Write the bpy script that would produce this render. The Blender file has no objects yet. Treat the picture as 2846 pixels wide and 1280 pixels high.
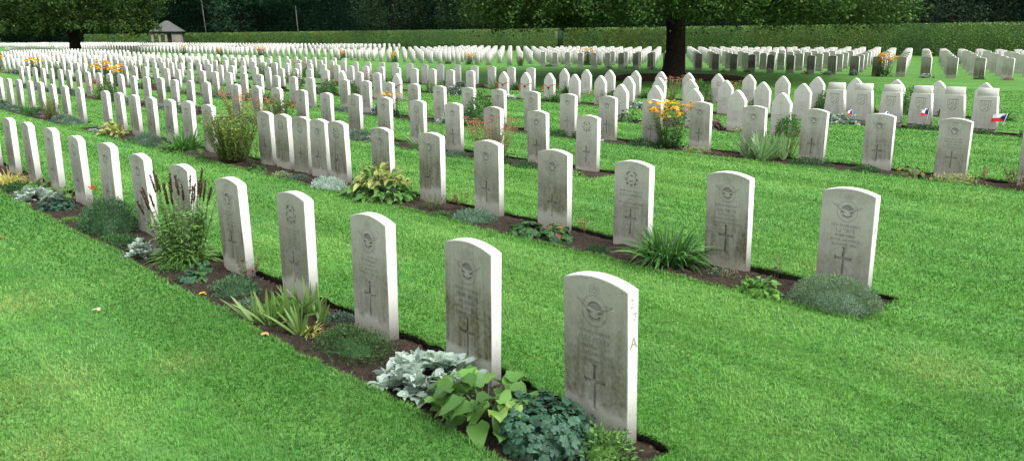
import bpy, math, random
import numpy as np
from mathutils import Vector, Matrix
from mathutils.geometry import delaunay_2d_cdt

RNG = np.random.default_rng(7)
random.seed(7)
SC = bpy.context.scene
COL = SC.collection
PI = math.pi
ROW = 2.866            # distance between rows of headstones
CAM = (2.064, -2.665, 1.807)

# ------------------------------------------------------------------ helpers
def tag(o, label=None, cat=None, group=None, kind=None):
    if label: o['label'] = label
    if cat: o['category'] = cat
    if group: o['group'] = group
    if kind: o['kind'] = kind
    return o

def link(o, parent=None):
    COL.objects.link(o)
    if parent is not None: o.parent = parent
    return o

def empty(name, loc, rz=0.0):
    o = bpy.data.objects.new(name, None)
    o.empty_display_size = 0.1
    o.location = loc; o.rotation_euler = (0, 0, rz)
    return link(o)

def np_mesh(name, V, faces, col=None, mat=None, smooth=False):
    """V (n,3); faces: list of int arrays (m,k); col (n,3|4)"""
    V = np.asarray(V, dtype=np.float32)
    me = bpy.data.meshes.new(name)
    faces = [np.asarray(f, dtype=np.int32) for f in faces if len(f)]
    nl = sum(f.size for f in faces); nf = sum(len(f) for f in faces)
    me.vertices.add(len(V)); me.vertices.foreach_set('co', V.ravel())
    me.loops.add(nl); me.polygons.add(nf)
    me.loops.foreach_set('vertex_index', np.concatenate([f.ravel() for f in faces]))
    tot = np.concatenate([np.full(len(f), f.shape[1], np.int32) for f in faces])
    st = np.concatenate([[0], np.cumsum(tot)[:-1]]).astype(np.int32)
    me.polygons.foreach_set('loop_start', st)
    me.polygons.foreach_set('loop_total', tot)
    if smooth: me.polygons.foreach_set('use_smooth', np.ones(nf, bool))
    if col is not None:
        col = np.asarray(col, dtype=np.float32)
        if col.shape[1] == 3: col = np.concatenate([col, np.ones((len(col), 1), np.float32)], 1)
        a = me.color_attributes.new('col', 'FLOAT_COLOR', 'POINT')
        a.data.foreach_set('color', col.ravel())
    if mat: me.materials.append(mat)
    me.update(calc_edges=True)
    return me

def obj(name, me, parent=None, loc=(0, 0, 0), rz=0.0):
    o = bpy.data.objects.new(name, me)
    o.location = loc; o.rotation_euler = (0, 0, rz)
    return link(o, parent)

class MB:
    """collects shapes into one mesh"""
    def __init__(s): s.V = []; s.F = []; s.C = []; s.n = 0
    def add(s, V, faces, col=(1, 1, 1)):
        V = np.asarray(V, np.float32).reshape(-1, 3)
        col = np.asarray(col, np.float32)
        if col.ndim == 1: col = np.tile(col[:3], (len(V), 1))
        s.V.append(V); s.C.append(col)
        for f in faces: s.F.append(np.asarray(f, np.int32) + s.n)
        s.n += len(V)
    def box(s, x0, x1, y0, y1, z0, z1, col=(1, 1, 1)):
        V = [(x0,y0,z0),(x1,y0,z0),(x1,y1,z0),(x0,y1,z0),(x0,y0,z1),(x1,y0,z1),(x1,y1,z1),(x0,y1,z1)]
        s.add(V, [[(0,3,2,1),(4,5,6,7),(0,1,5,4),(1,2,6,5),(2,3,7,6),(3,0,4,7)]], col)
    def tube(s, P, R, col=(1, 1, 1), seg=8, cap=True):
        P = np.asarray(P, float); n = len(P)
        R = np.broadcast_to(np.asarray(R, float), (n,))
        T = np.gradient(P, axis=0); T /= np.linalg.norm(T, axis=1)[:, None] + 1e-9
        ref = np.array([1, 0, 0]) if abs(T[0][2]) > .7 else np.array([0, 0, 1.])
        A = np.cross(T, ref); A /= np.linalg.norm(A, axis=1)[:, None] + 1e-9
        B = np.cross(T, A)
        th = np.linspace(0, 2*PI, seg, endpoint=False)
        V = P[:, None] + R[:, None, None]*(np.cos(th)[None, :, None]*A[:, None] + np.sin(th)[None, :, None]*B[:, None])
        i = np.arange(n-1)[:, None]*seg; j = np.arange(seg)[None]; k = (np.arange(seg)+1) % seg
        q = np.stack([i+j, i+k[None], i+k[None]+seg, i+j+seg], -1).reshape(-1, 4)
        fs = [q]
        if cap: fs += [np.arange(seg)[None, ::-1], np.arange(seg)[None]+(n-1)*seg]
        s.add(V.reshape(-1, 3), fs, col)
    def arrays(s):
        by = {}
        for f in s.F: by.setdefault(f.shape[1], []).append(f)
        return np.concatenate(s.V), [np.concatenate(v) for v in by.values()], np.concatenate(s.C)
    def mesh(s, name, mat, smooth=False):
        V, F, C = s.arrays()
        return np_mesh(name, V, F, C, mat, smooth)

# value noise -------------------------------------------------------------
_lat = RNG.random((257, 257))
def vnoise(x, y, seed=0):
    x = np.asarray(x, float)+seed*37.17; y = np.asarray(y, float)+seed*91.3
    xi = np.floor(x).astype(int); yi = np.floor(y).astype(int)
    fx = x-xi; fy = y-yi
    fx = fx*fx*(3-2*fx); fy = fy*fy*(3-2*fy)
    a = _lat[xi % 256, yi % 256]; b = _lat[(xi+1) % 256, yi % 256]
    c = _lat[xi % 256, (yi+1) % 256]; d = _lat[(xi+1) % 256, (yi+1) % 256]
    return (a*(1-fx)+b*fx)*(1-fy)+(c*(1-fx)+d*fx)*fy
def fbm(x, y, seed=0, o=3):
    v = 0; a = .5; t = 0
    for k in range(o):
        v = v+a*vnoise(x*2**k, y*2**k, seed+k*3); t += a; a *= .5
    return v/t

def sstep(a, b, x):
    t = np.clip((np.asarray(x, float)-a)/(b-a), 0, 1); return t*t*(3-2*t)

def terrain(x, y):
    x = np.asarray(x, float); y = np.asarray(y, float)
    dip = 1-.9*np.exp(-((x+42)/12.0)**2)
    return sstep(18, 32, y)*.085*dip + .004*np.clip(y-31, 0, 40)

# ------------------------------------------------------------------ materials
def nodes(name):
    m = bpy.data.materials.new(name); m.use_nodes = True
    nt = m.node_tree; nt.nodes.clear()
    out = nt.nodes.new('ShaderNodeOutputMaterial')
    return m, nt, out
def N(nt, t, **kw):
    n = nt.nodes.new(t)
    for k, v in kw.items():
        if hasattr(n, k): setattr(n, k, v)
        else: n.inputs[k].default_value = v
    return n
def L(nt, a, b): nt.links.new(a, b)
def math_(nt, op, a, b=None, c=None, clamp=False):
    n = nt.nodes.new('ShaderNodeMath'); n.operation = op; n.use_clamp = clamp
    for i, v in enumerate((a, b, c)):
        if v is None: continue
        if isinstance(v, (int, float)): n.inputs[i].default_value = v
        else: L(nt, v, n.inputs[i])
    return n.outputs[0]
def mixc(nt, fac, a, b, mode='MIX'):
    n = nt.nodes.new('ShaderNodeMix'); n.data_type = 'RGBA'; n.blend_type = mode
    for sock, v in ((n.inputs[0], fac), (n.inputs[6], a), (n.inputs[7], b)):
        if isinstance(v, (int, float)): sock.default_value = v
        elif isinstance(v, tuple): sock.default_value = (*v[:3], 1)
        else: L(nt, v, sock)
    return n.outputs[2]
def ramp(nt, fac, stops):
    n = nt.nodes.new('ShaderNodeValToRGB')
    e = n.color_ramp.elements
    while len(e) < len(stops): e.new(0.5)
    for i, (p, c) in enumerate(stops):
        e[i].position = p; e[i].color = (*c, 1) if isinstance(c, tuple) else (c, c, c, 1)
    L(nt, fac, n.inputs[0]); return n.outputs[0]
def noise(nt, vec, scale, detail=4, rough=.55):
    n = nt.nodes.new('ShaderNodeTexNoise'); n.inputs['Scale'].default_value = scale
    n.inputs['Detail'].default_value = detail; n.inputs['Roughness'].default_value = rough
    if vec is not None: L(nt, vec, n.inputs['Vector'])
    return n.outputs[0]

def leaf_material(name, trans=.28, rough=.5, spec=.35):
    m, nt, out = nodes(name)
    at = N(nt, 'ShaderNodeAttribute', attribute_name='col')
    p = nt.nodes.new('ShaderNodeBsdfPrincipled')
    p.inputs['Roughness'].default_value = rough
    p.inputs['Specular IOR Level'].default_value = spec
    L(nt, at.outputs['Color'], p.inputs['Base Color'])
    t = nt.nodes.new('ShaderNodeBsdfTranslucent')
    tc = mixc(nt, .5, at.outputs['Color'], (.9, 1.0, .35), 'MULTIPLY')
    L(nt, tc, t.inputs['Color'])
    mx = nt.nodes.new('ShaderNodeMixShader'); mx.inputs[0].default_value = trans
    L(nt, p.outputs[0], mx.inputs[1]); L(nt, t.outputs[0], mx.inputs[2])
    L(nt, mx.outputs[0], out.inputs[0])
    return m

def plain(name, color, rough=.7, spec=.3, noise_scale=None, amount=.3, metallic=0):
    m, nt, out = nodes(name)
    p = nt.nodes.new('ShaderNodeBsdfPrincipled')
    p.inputs['Roughness'].default_value = rough
    p.inputs['Specular IOR Level'].default_value = spec
    p.inputs['Metallic'].default_value = metallic
    if noise_scale:
        tc = nt.nodes.new('ShaderNodeTexCoord')
        f = noise(nt, tc.outputs['Object'], noise_scale)
        dark = tuple(c*(1-amount) for c in color); lite = tuple(min(1, c*(1+amount)) for c in color)
        L(nt, ramp(nt, f, [(.3, dark), (.7, lite)]), p.inputs['Base Color'])
        b = nt.nodes.new('ShaderNodeBump'); b.inputs['Strength'].default_value = .4
        b.inputs['Distance'].default_value = .02
        L(nt, f, b.inputs['Height']); L(nt, b.outputs[0], p.inputs['Normal'])
    else:
        p.inputs['Base Color'].default_value = (*color, 1)
    L(nt, p.outputs[0], out.inputs[0])
    return m

def colmat(name, rough=.7, spec=.25):
    m, nt, out = nodes(name)
    at = N(nt, 'ShaderNodeAttribute', attribute_name='col')
    p = nt.nodes.new('ShaderNodeBsdfPrincipled')
    p.inputs['Roughness'].default_value = rough
    p.inputs['Specular IOR Level'].default_value = spec
    L(nt, at.outputs['Color'], p.inputs['Base Color'])
    L(nt, p.outputs[0], out.inputs[0]); return m

def stone_material(name, carved=False, depth=.6):
    """pale Portland stone; weather staining on the inscribed face grows with the object's property 'stain'"""
    m, nt, out = nodes(name)
    tc = nt.nodes.new('ShaderNodeTexCoord')
    oi = N(nt, 'ShaderNodeAttribute', attribute_name='seed', attribute_type='OBJECT')
    st = N(nt, 'ShaderNodeAttribute', attribute_name='stain', attribute_type='OBJECT')
    off = nt.nodes.new('ShaderNodeVectorMath'); off.operation = 'ADD'
    L(nt, tc.outputs['Object'], off.inputs[0])
    cv = nt.nodes.new('ShaderNodeCombineXYZ')
    L(nt, math_(nt, 'MULTIPLY', oi.outputs['Fac'], 37.0), cv.inputs[0])
    L(nt, math_(nt, 'MULTIPLY', oi.outputs['Fac'], 11.0), cv.inputs[1])
    L(nt, cv.outputs[0], off.inputs[1])
    P = off.outputs[0]
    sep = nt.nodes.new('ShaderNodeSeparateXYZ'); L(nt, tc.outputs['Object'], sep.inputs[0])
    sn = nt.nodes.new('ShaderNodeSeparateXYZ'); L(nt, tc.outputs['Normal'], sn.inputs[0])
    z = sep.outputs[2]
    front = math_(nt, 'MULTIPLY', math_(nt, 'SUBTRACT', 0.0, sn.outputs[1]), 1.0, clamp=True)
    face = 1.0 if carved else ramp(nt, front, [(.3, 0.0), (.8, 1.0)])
    # vertical streaks
    mp = nt.nodes.new('ShaderNodeMapping'); mp.inputs['Scale'].default_value = (26, 8, 2.2)
    L(nt, P, mp.inputs[0])
    streak = ramp(nt, noise(nt, mp.outputs[0], 1.0, 5, .6), [(.36, 0.0), (.68, 1.0)])
    blot = ramp(nt, noise(nt, P, 7.0, 5, .62), [(.33, 0.0), (.67, 1.0)])
    fine = noise(nt, P, 90.0, 4, .7); mott = ramp(nt, noise(nt, P, 45.0, 4, .75), [(.35, 0.0), (.65, 1.0)])
    # height profile of the grime: strongest on the lower half, washed again just above the soil
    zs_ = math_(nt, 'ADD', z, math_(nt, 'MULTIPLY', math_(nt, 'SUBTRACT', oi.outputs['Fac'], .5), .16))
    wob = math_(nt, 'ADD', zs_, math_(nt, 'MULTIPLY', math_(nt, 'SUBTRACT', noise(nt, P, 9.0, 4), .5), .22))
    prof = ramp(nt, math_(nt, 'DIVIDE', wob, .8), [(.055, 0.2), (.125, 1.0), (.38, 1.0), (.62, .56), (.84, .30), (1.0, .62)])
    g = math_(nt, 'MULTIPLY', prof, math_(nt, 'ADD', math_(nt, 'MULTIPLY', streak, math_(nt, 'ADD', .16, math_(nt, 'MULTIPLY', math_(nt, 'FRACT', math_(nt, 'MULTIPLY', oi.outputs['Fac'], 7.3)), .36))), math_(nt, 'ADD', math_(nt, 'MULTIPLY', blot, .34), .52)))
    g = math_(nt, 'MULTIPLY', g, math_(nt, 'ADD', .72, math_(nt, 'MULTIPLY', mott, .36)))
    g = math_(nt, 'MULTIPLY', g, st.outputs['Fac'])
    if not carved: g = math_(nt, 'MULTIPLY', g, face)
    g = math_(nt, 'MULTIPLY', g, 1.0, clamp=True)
    speck = ramp(nt, noise(nt, P, 34.0, 3, .7), [(.60, 0.0), (.72, 1.0)])
    clean = mixc(nt, fine, (.60, .59, .56), (.735, .725, .69))
    clean = mixc(nt, math_(nt, 'MULTIPLY', blot, .30), clean, (.50, .485, .42))
    # broad grey tone mixed over the inscribed face
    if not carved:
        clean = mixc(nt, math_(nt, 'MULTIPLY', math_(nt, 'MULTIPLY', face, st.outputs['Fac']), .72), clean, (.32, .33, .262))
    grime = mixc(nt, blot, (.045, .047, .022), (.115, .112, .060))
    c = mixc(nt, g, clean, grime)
    sp = math_(nt, 'MULTIPLY', speck, math_(nt, 'MULTIPLY', st.outputs['Fac'], .35))
    c = mixc(nt, sp, c, (.10, .095, .065))
    # earthy splash at the very foot of every side
    foot = ramp(nt, math_(nt, 'ADD', z, math_(nt, 'MULTIPLY', noise(nt, P, 22.0), .10)), [(.06, 1.0), (.16, 0.0)])
    c = mixc(nt, math_(nt, 'MULTIPLY', foot, .55), c, (.34, .31, .24))
    if carved: c = mixc(nt, depth, c, (.06, .06, .042))  # carved marks darkened all over, groove shade put into their colour
    p = nt.nodes.new('ShaderNodeBsdfPrincipled')
    p.inputs['Roughness'].default_value = .88; p.inputs['Specular IOR Level'].default_value = .2
    L(nt, c, p.inputs['Base Color'])
    b = nt.nodes.new('ShaderNodeBump'); b.inputs['Strength'].default_value = .35; b.inputs['Distance'].default_value = .006
    L(nt, math_(nt, 'ADD', fine, math_(nt, 'MULTIPLY', blot, .6)), b.inputs['Height'])
    L(nt, b.outputs[0], p.inputs['Normal'])
    L(nt, p.outputs[0], out.inputs[0])
    return m

def lawn_material():
    m, nt, out = nodes('lawn_turf')
    geo = nt.nodes.new('ShaderNodeNewGeometry'); P = geo.outputs['Position']
    a = noise(nt, P, .55, 4); b = noise(nt, P, 3.2, 5, .6); c = noise(nt, P, 38.0, 4, .7)
    big = noise(nt, P, .13, 3)
    col = mixc(nt, ramp(nt, a, [(.35, 0.0), (.65, 1.0)]), (.068, .205, .034), (.108, .280, .048))
    col = mixc(nt, math_(nt, 'MULTIPLY', ramp(nt, b, [(.5, 0.0), (.72, 1.0)]), .5), col, (.15, .27, .06))
    col = mixc(nt, math_(nt, 'MULTIPLY', ramp(nt, big, [(.5, 0.0), (.7, 1.0)]), .35), col, (.14, .28, .05))
    col = mixc(nt, ramp(nt, c, [(.36, .85), (.56, 0.0)]), col, (.022, .075, .012))
    mp = nt.nodes.new('ShaderNodeMapping'); mp.inputs['Scale'].default_value = (.22, 3.4, 1.0); L(nt, P, mp.inputs[0])
    st = noise(nt, mp.outputs[0], 1.0, 3, .5)
    col = mixc(nt, ramp(nt, st, [(.40, .40), (.56, 0.0)]), col, (.050, .140, .024))
    col = mixc(nt, ramp(nt, st, [(.50, 0.0), (.66, .38)]), col, (.15, .33, .09))
    p = nt.nodes.new('ShaderNodeBsdfPrincipled')
    p.inputs['Roughness'].default_value = .8; p.inputs['Specular IOR Level'].default_value = .15
    L(nt, col, p.inputs['Base Color'])
    bp = nt.nodes.new('ShaderNodeBump'); bp.inputs['Strength'].default_value = .8; bp.inputs['Distance'].default_value = .03
    L(nt, c, bp.inputs['Height']); L(nt, bp.outputs[0], p.inputs['Normal'])
    L(nt, p.outputs[0], out.inputs[0]); return m

def soil_material(name, dark, lite):
    m, nt, out = nodes(name)
    geo = nt.nodes.new('ShaderNodeNewGeometry'); P = geo.outputs['Position']
    a = noise(nt, P, 30.0, 5, .7); b = noise(nt, P, 95.0, 4, .75)
    col = ramp(nt, a, [(.3, dark), (.7, lite)])
    col = mixc(nt, ramp(nt, b, [(.60, 0.0), (.72, .8)]), col, (.22, .18, .135))
    p = nt.nodes.new('ShaderNodeBsdfPrincipled')
    p.inputs['Roughness'].default_value = .95; p.inputs['Specular IOR Level'].default_value = .12
    L(nt, col, p.inputs['Base Color'])
    bp = nt.nodes.new('ShaderNodeBump'); bp.inputs['Strength'].default_value = 1.0; bp.inputs['Distance'].default_value = .04
    L(nt, b, bp.inputs['Height']); L(nt, bp.outputs[0], p.inputs['Normal'])
    L(nt, p.outputs[0], out.inputs[0]); return m

M_LEAF = leaf_material('plant_leaf')
M_TREE = leaf_material('tree_leaf', trans=.22, rough=.65, spec=.15)
M_WOOD = leaf_material('woodland_leaf', trans=.10, rough=.8, spec=.05)
M_GRASS = leaf_material('grass_blade', trans=.30, rough=.5, spec=.25)
M_HEDGE = leaf_material('hedge_leaf', trans=.15, rough=.5, spec=.3)
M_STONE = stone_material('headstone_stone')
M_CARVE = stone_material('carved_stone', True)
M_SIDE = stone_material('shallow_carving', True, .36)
M_LAWN = lawn_material()
M_SOIL = soil_material('bed_soil', (.020, .0145, .0105), (.100, .077, .058))
M_MULCH = soil_material('tree_mulch', (.030, .014, .010), (.075, .038, .028))
M_BARK = plain('dark_bark', (.022, .018, .014), .95, .1, 9.0, .5)
M_COL = colmat('painted')

# ------------------------------------------------------------------ beds
# (row number, x of near end, x of far end)
BEDS = [(0, .21, -16.2), (0, -17.1, -40), (1, .09, -16.15), (1, -17.05, -45), (2, -4.62, -16.25), (2, -17.0, -35.0),
        (3, 1.2, -16.2), (3, -17.0, -62), (4, -4.85, -9.9), (4, -17.0, -75), (5, -1.4, -16.7), (5, -17.0, -90),
        (6, -2.9, -16.8), (6, -17.0, -100), (7, -33.7, -115), (8, -72.6, -130)]
def bed_front(k, x): return k*ROW-.50+.05*(vnoise(np.asarray(x)*2.3, np.full(np.shape(x), k*7.7), 3)-.5)+.035*(vnoise(np.asarray(x)*11, np.full(np.shape(x), k*3.1), 5)-.5)
def bed_back(k, x): return k*ROW+.145+.05*(vnoise(np.asarray(x)*2.7, np.full(np.shape(x), k*5.1), 8)-.5)+.045*(vnoise(np.asarray(x)*13, np.full(np.shape(x), k*2.1), 6)-.5)
def in_bed(x, y, grow=0.0):
    x = np.asarray(x, float); y = np.asarray(y, float); r = np.zeros(x.shape, bool)
    for k, a, b in BEDS:
        m = (x < a+grow) & (x > b-grow) & (y > k*ROW-.7) & (y < k*ROW+.4)
        if m.any():
            xm = x[m]
            r[m] |= (y[m] > bed_front(k, xm)-grow) & (y[m] < bed_back(k, xm)+grow)
    return r

def build_ground():
    pts = []; edges = []
    def loop(P):
        n0 = len(pts)
        pts.extend([Vector((float(a), float(b))) for a, b in P])
        n = len(P); edges.extend([(n0+i, n0+(i+1) % n) for i in range(n)])
    loop([(-520, -40), (110, -40), (110, 220), (-520, 220)])
    for k, a, b in BEDS:
        st = .08 if k < 2 else (.2 if k < 4 else .5)
        n = max(2, int((a-b)/st)); xs = np.linspace(b, a, n)
        P = list(zip(xs, bed_front(k, xs)))+list(zip(xs[::-1], bed_back(k, xs[::-1])))
        loop(P)
    for x in list(np.arange(-200, 61, 8.)):
        for y in list(np.arange(-12, 17, 7.))+list(np.arange(17.9, 72, 3.1)):
            if not in_bed(np.array([x]), np.array([y]), .2)[0]: pts.append(Vector((x+.013, y+.017)))
    r = delaunay_2d_cdt(pts, edges, [], 0, 1e-6)
    V2 = np.array([(v[0], v[1]) for v in r[0]]); T = np.array(r[2])
    c = V2[T].mean(1)
    T = T[~in_bed(c[:, 0], c[:, 1])]
    V = np.column_stack([V2, terrain(V2[:, 0], V2[:, 1])])
    # faces up
    e1 = V2[T[:, 1]]-V2[T[:, 0]]; e2 = V2[T[:, 2]]-V2[T[:, 0]]
    fl = (e1[:, 0]*e2[:, 1]-e1[:, 1]*e2[:, 0]) < 0
    T[fl] = T[fl][:, ::-1]
    tag(obj('lawn', np_mesh('lawn', V, [T], None, M_LAWN)), kind='structure')
    # soil beds
    for k, a, b in BEDS:
        dx = .028 if k == 0 else .035 if k == 1 else .08 if k < 4 else .25
        if k == 0 and b < -20: dx = .2
        if b < -20 and k: dx = max(dx, .16)
        ny = 20 if k < 2 else 9 if k < 4 else 5
        nx = max(3, int((a-b)/dx)); xs = np.linspace(b, a, nx)
        t = np.linspace(0, 1, ny)
        X = np.repeat(xs[None], ny, 0)
        f = bed_front(k, xs); bk = bed_back(k, xs)
        Y = f[None]*(1-t[:, None])+bk[None]*t[:, None]
        e = np.minimum(np.minimum(t, 1-t)[:, None]*.65, np.minimum(xs-b, a-xs)[None])
        cl = fbm(X*7, Y*7, 2)*.5+fbm(X*26, Y*26, 9)*.5
        Z = terrain(X, Y)-.045+.026*sstep(0, .10, e)+.075*(cl-.45)
        V = np.column_stack([X.ravel(), Y.ravel(), Z.ravel()])
        i = np.arange(ny-1)[:, None]*nx+np.arange(nx-1)[None]
        q = np.stack([i, i+1, i+1+nx, i+nx], -1).reshape(-1, 4)
        # upright turf edges round the bed
        ring = list(range(nx))+[nx*r+nx-1 for r in range(1, ny)]+[nx*(ny-1)+c for c in range(nx-2, -1, -1)]+[nx*r for r in range(ny-2, 0, -1)]
        W = V[ring].copy(); W[:, 2] = terrain(W[:, 0], W[:, 1])-.006
        n0 = len(V); m = len(ring); jj = np.arange(m); jn = (jj+1) % m
        R = np.array(ring)
        w = np.stack([R[jj], R[jn], n0+jn, n0+jj], -1)
        tag(obj('flower_bed', np_mesh('flower_bed', np.concatenate([V, W]), [q, w], None, M_SOIL, True)), kind='structure')
build_ground()

# ring of bare mulch under the big tree
TREE = (-18.1, 26.3)
def mulch_r(th): return 3.0+.25*np.sin(th*3+1)+.12*np.sin(th*7)
def build_mulch():
    th = np.linspace(0, 2*PI, 72, endpoint=False); rr = np.linspace(0, 1, 12)
    X = TREE[0]+np.outer(rr, mulch_r(th)*np.cos(th)); Y = TREE[1]+np.outer(rr, mulch_r(th)*np.sin(th))
    Z = terrain(X, Y)+.03+.03*fbm(X*3, Y*3, 4)-.02*(rr[:, None] > .95)
    V = np.column_stack([X.ravel(), Y.ravel(), Z.ravel()]); n = 72
    i = np.arange(11)[:, None]*n+np.arange(n)[None]; j = np.arange(11)[:, None]*n+((np.arange(n)+1) % n)[None]
    q = np.stack([i, j, j+n, i+n], -1).reshape(-1, 4)
    tag(obj('mulch_ring', np_mesh('mulch_ring', V, [q], None, M_MULCH, True)), kind='structure')
build_mulch()

# ------------------------------------------------------------------ grass blades
def build_grass():
    n = 620000
    u = RNG.random(n)
    # two bands: constant density near, falling with the square of the distance beyond
    dn = .7; d0, d1 = 3.6, 30.0
    wn = .5*(d0*d0-dn*dn); wf = d0*d0*math.log(d1/d0)
    near = u < wn/(wn+wf)
    r = RNG.random(n)
    d = np.where(near, np.sqrt(dn*dn+r*(d0*d0-dn*dn)), d0*np.exp(r*math.log(d1/d0)))
    th = math.radians(46.07)+np.radians((RNG.random(n)-.5)*92)
    x = CAM[0]-np.sin(th)*d; y = CAM[1]+np.cos(th)*d
    ok = ~in_bed(x, y, -.004)
    x = x[ok]; y = y[ok]; d = d[ok]; n = len(x)
    z = terrain(x, y)
    sc = np.maximum(1.0, d/3.6)
    pat = fbm(x*.55, y*.55, 1); mid = fbm(x*2.6, y*2.6, 5); fine = fbm(x*17, y*17, 6)
    h = (.013+.013*RNG.random(n))*(.75+.5*fine)*np.minimum(1.25, .9+.1*sc)
    edge = in_bed(x, y, .05); h = np.where(edge, h*1.25, h)
    w = (.0014+.0010*RNG.random(n))*sc
    az = RNG.random(n)*2*PI
    # blades lie over mostly along the mowing direction
    lean = .35+.75*RNG.random(n)
    band = np.sign(np.sin(y*2*PI/1.1))
    dx = np.cos(az)*.8+.55*band; dy = np.sin(az)*.8
    l = np.hypot(dx, dy)+1e-6; dx /= l; dy /= l
    sx, sy = -dy, dx
    ro = RNG.random(n)*PI; sx2 = np.cos(ro); sy2 = np.sin(ro)
    k = RNG.random(n) < .6
    sx = np.where(k, sx2, sx); sy = np.where(k, sy2, sy)
    z0 = z-.004
    B0 = np.stack([x-sx*w, y-sy*w, z0], -1); B1 = np.stack([x+sx*w, y+sy*w, z0], -1)
    mx = x+dx*h*.35*lean; my = y+dy*h*.35*lean; mz = z+h*.62
    M0 = np.stack([mx-sx*w*.8, my-sy*w*.8, mz], -1); M1 = np.stack([mx+sx*w*.8, my+sy*w*.8, mz], -1)
    T = np.stack([x+dx*h*1.1*lean, y+dy*h*1.1*lean, z+h*(1.05-.4*lean)], -1)
    V = np.stack([B0, B1, M1, M0, T], 1).reshape(-1, 3)
    i = np.arange(n)*5
    q = np.stack([i, i+1, i+2, i+3], -1); t = np.stack([i+3, i+2, i+4], -1)
    g1 = np.array([.070, .240, .033]); g2 = np.array([.112, .318, .048]); g3 = np.array([.18, .38, .098]); g4 = np.array([.026, .110, .020]); gy = np.array([.22, .34, .09]); tan = np.array([.36, .35, .15])
    a = np.clip((pat-.3)/.4+.25*(RNG.random(n)-.5), 0, 1)[:, None]
    c = g1*(1-a)+g2*a
    b = (sstep(.45, .75, mid)*RNG.random(n))[:, None]; c = c*(1-b)+g3*b
    dk = (sstep(.56, .34, fine)*(.35+.65*RNG.random(n)))[:, None]*.8; c = c*(1-dk)+g4*dk
    st = fbm(x*.22+.4*mid, y*3.4, 12)
    sd = (sstep(.46, .34, st)*.36)[:, None]; c = c*(1-sd)+np.array([.055, .165, .028])*sd
    sl = (sstep(.54, .68, st)*.36)[:, None]; c = c*(1-sl)+g3*sl
    # broad drifts of yellower and bluer turf
    drift = fbm(x*.8+5, y*.8, 15)
    dy = (sstep(.54, .72, drift)*.38)[:, None]; c = c*(1-dy)+np.array([.18, .33, .065])*dy
    db = (sstep(.46, .32, drift)*.45)[:, None]; c = c*(1-db)+np.array([.060, .190, .050])*db
    ye = ((RNG.random(n) < .03+.11*sstep(.55, .72, pat)))[:, None]*.75; c = c*(1-ye)+gy*ye
    # a few worn, strawy patches in the turf
    wp = np.zeros(n)
    for px, py, pr in ((-2.55, -1.75, .30), (-2.35, -1.05, .16), (-3.2, -2.2, .34), (-1.75, -1.9, .22), (-1.9, -2.6, .3), (-4.2, -1.5, .3), (-.72, 3.35, .14), (.75, 1.9, .25), (-3.3, 1.2, .14)):
        wp = np.maximum(wp, np.exp(-((x-px)**2+(y-py)**2)/(pr*pr)))
    wk = (wp*(.25+.6*RNG.random(n)))[:, None]*.75; c = c*(1-wk)+np.array([.36, .36, .13])*wk
    c = c*(.88+.24*RNG.random(n))[:, None]
    C = np.repeat(c, 5, 0)
    tag(obj('grass', np_mesh('grass', V, [q, t], C, M_GRASS)), 'short mown green turf between the flower beds', kind='stuff')
build_grass()
def build_turf_edge():
    """longer uncut blades hanging over the cut edges of the nearest beds"""
    Vs = []; Cs = []
    for k, a, b, dens in ((0, .22, -11, 900), (1, .1, -16.1, 700), (2, -4.6, -16.2, 350), (3, .5, -14, 350)):
        for side in (0, 1):
            n = int((a-b)*dens); x = RNG.uniform(b, a, n)
            clump = fbm(x*4, x*0+k*3+side, 21); keep = RNG.random(n) < sstep(.3, .62, clump); x = x[keep]; n = len(x)
            y = bed_front(k, x)-RNG.random(n)*.02 if side == 0 else bed_back(k, x)+RNG.random(n)*.02
            into = 1 if side == 0 else -1
            h = RNG.uniform(.018, .048, n)*(.6+.8*fbm(x*9, x*0+k, 4)); w = RNG.uniform(.0018, .0032, n)*(1.0 if k < 2 else 1.8)
            dx = RNG.normal(0, .6, n); dy = into*RNG.uniform(-.2, 1.1, n)
            z = np.full(n, -.002)
            ro = RNG.random(n)*PI; sx, sy = np.cos(ro), np.sin(ro)
            B0 = np.stack([x-sx*w, y-sy*w, z], -1); B1 = np.stack([x+sx*w, y+sy*w, z], -1)
            M0 = np.stack([x+dx*h*.4-sx*w*.7, y+dy*h*.4-sy*w*.7, z+h*.6], -1); M1 = np.stack([x+dx*h*.4+sx*w*.7, y+dy*h*.4+sy*w*.7, z+h*.6], -1)
            T = np.stack([x+dx*h, y+dy*h, z+h*RNG.uniform(.15, .95, n)], -1)
            Vs.append(np.stack([B0, B1, M1, M0, T], 1).reshape(-1, 3))
            t = RNG.random((n, 1)); c = np.array([.060, .19, .032])*(1-t)+np.array([.14, .31, .06])*t; Cs.append(np.repeat(c, 5, 0))
    V = np.concatenate(Vs); i = np.arange(len(V)//5)*5
    tag(obj('grass', np_mesh('grass', V, [np.stack([i, i+1, i+2, i+3], -1), np.stack([i+3, i+2, i+4], -1)], np.concatenate(Cs), M_GRASS)), 'ragged uncut grass along the edges of the flower beds', kind='stuff')
build_turf_edge()

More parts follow.
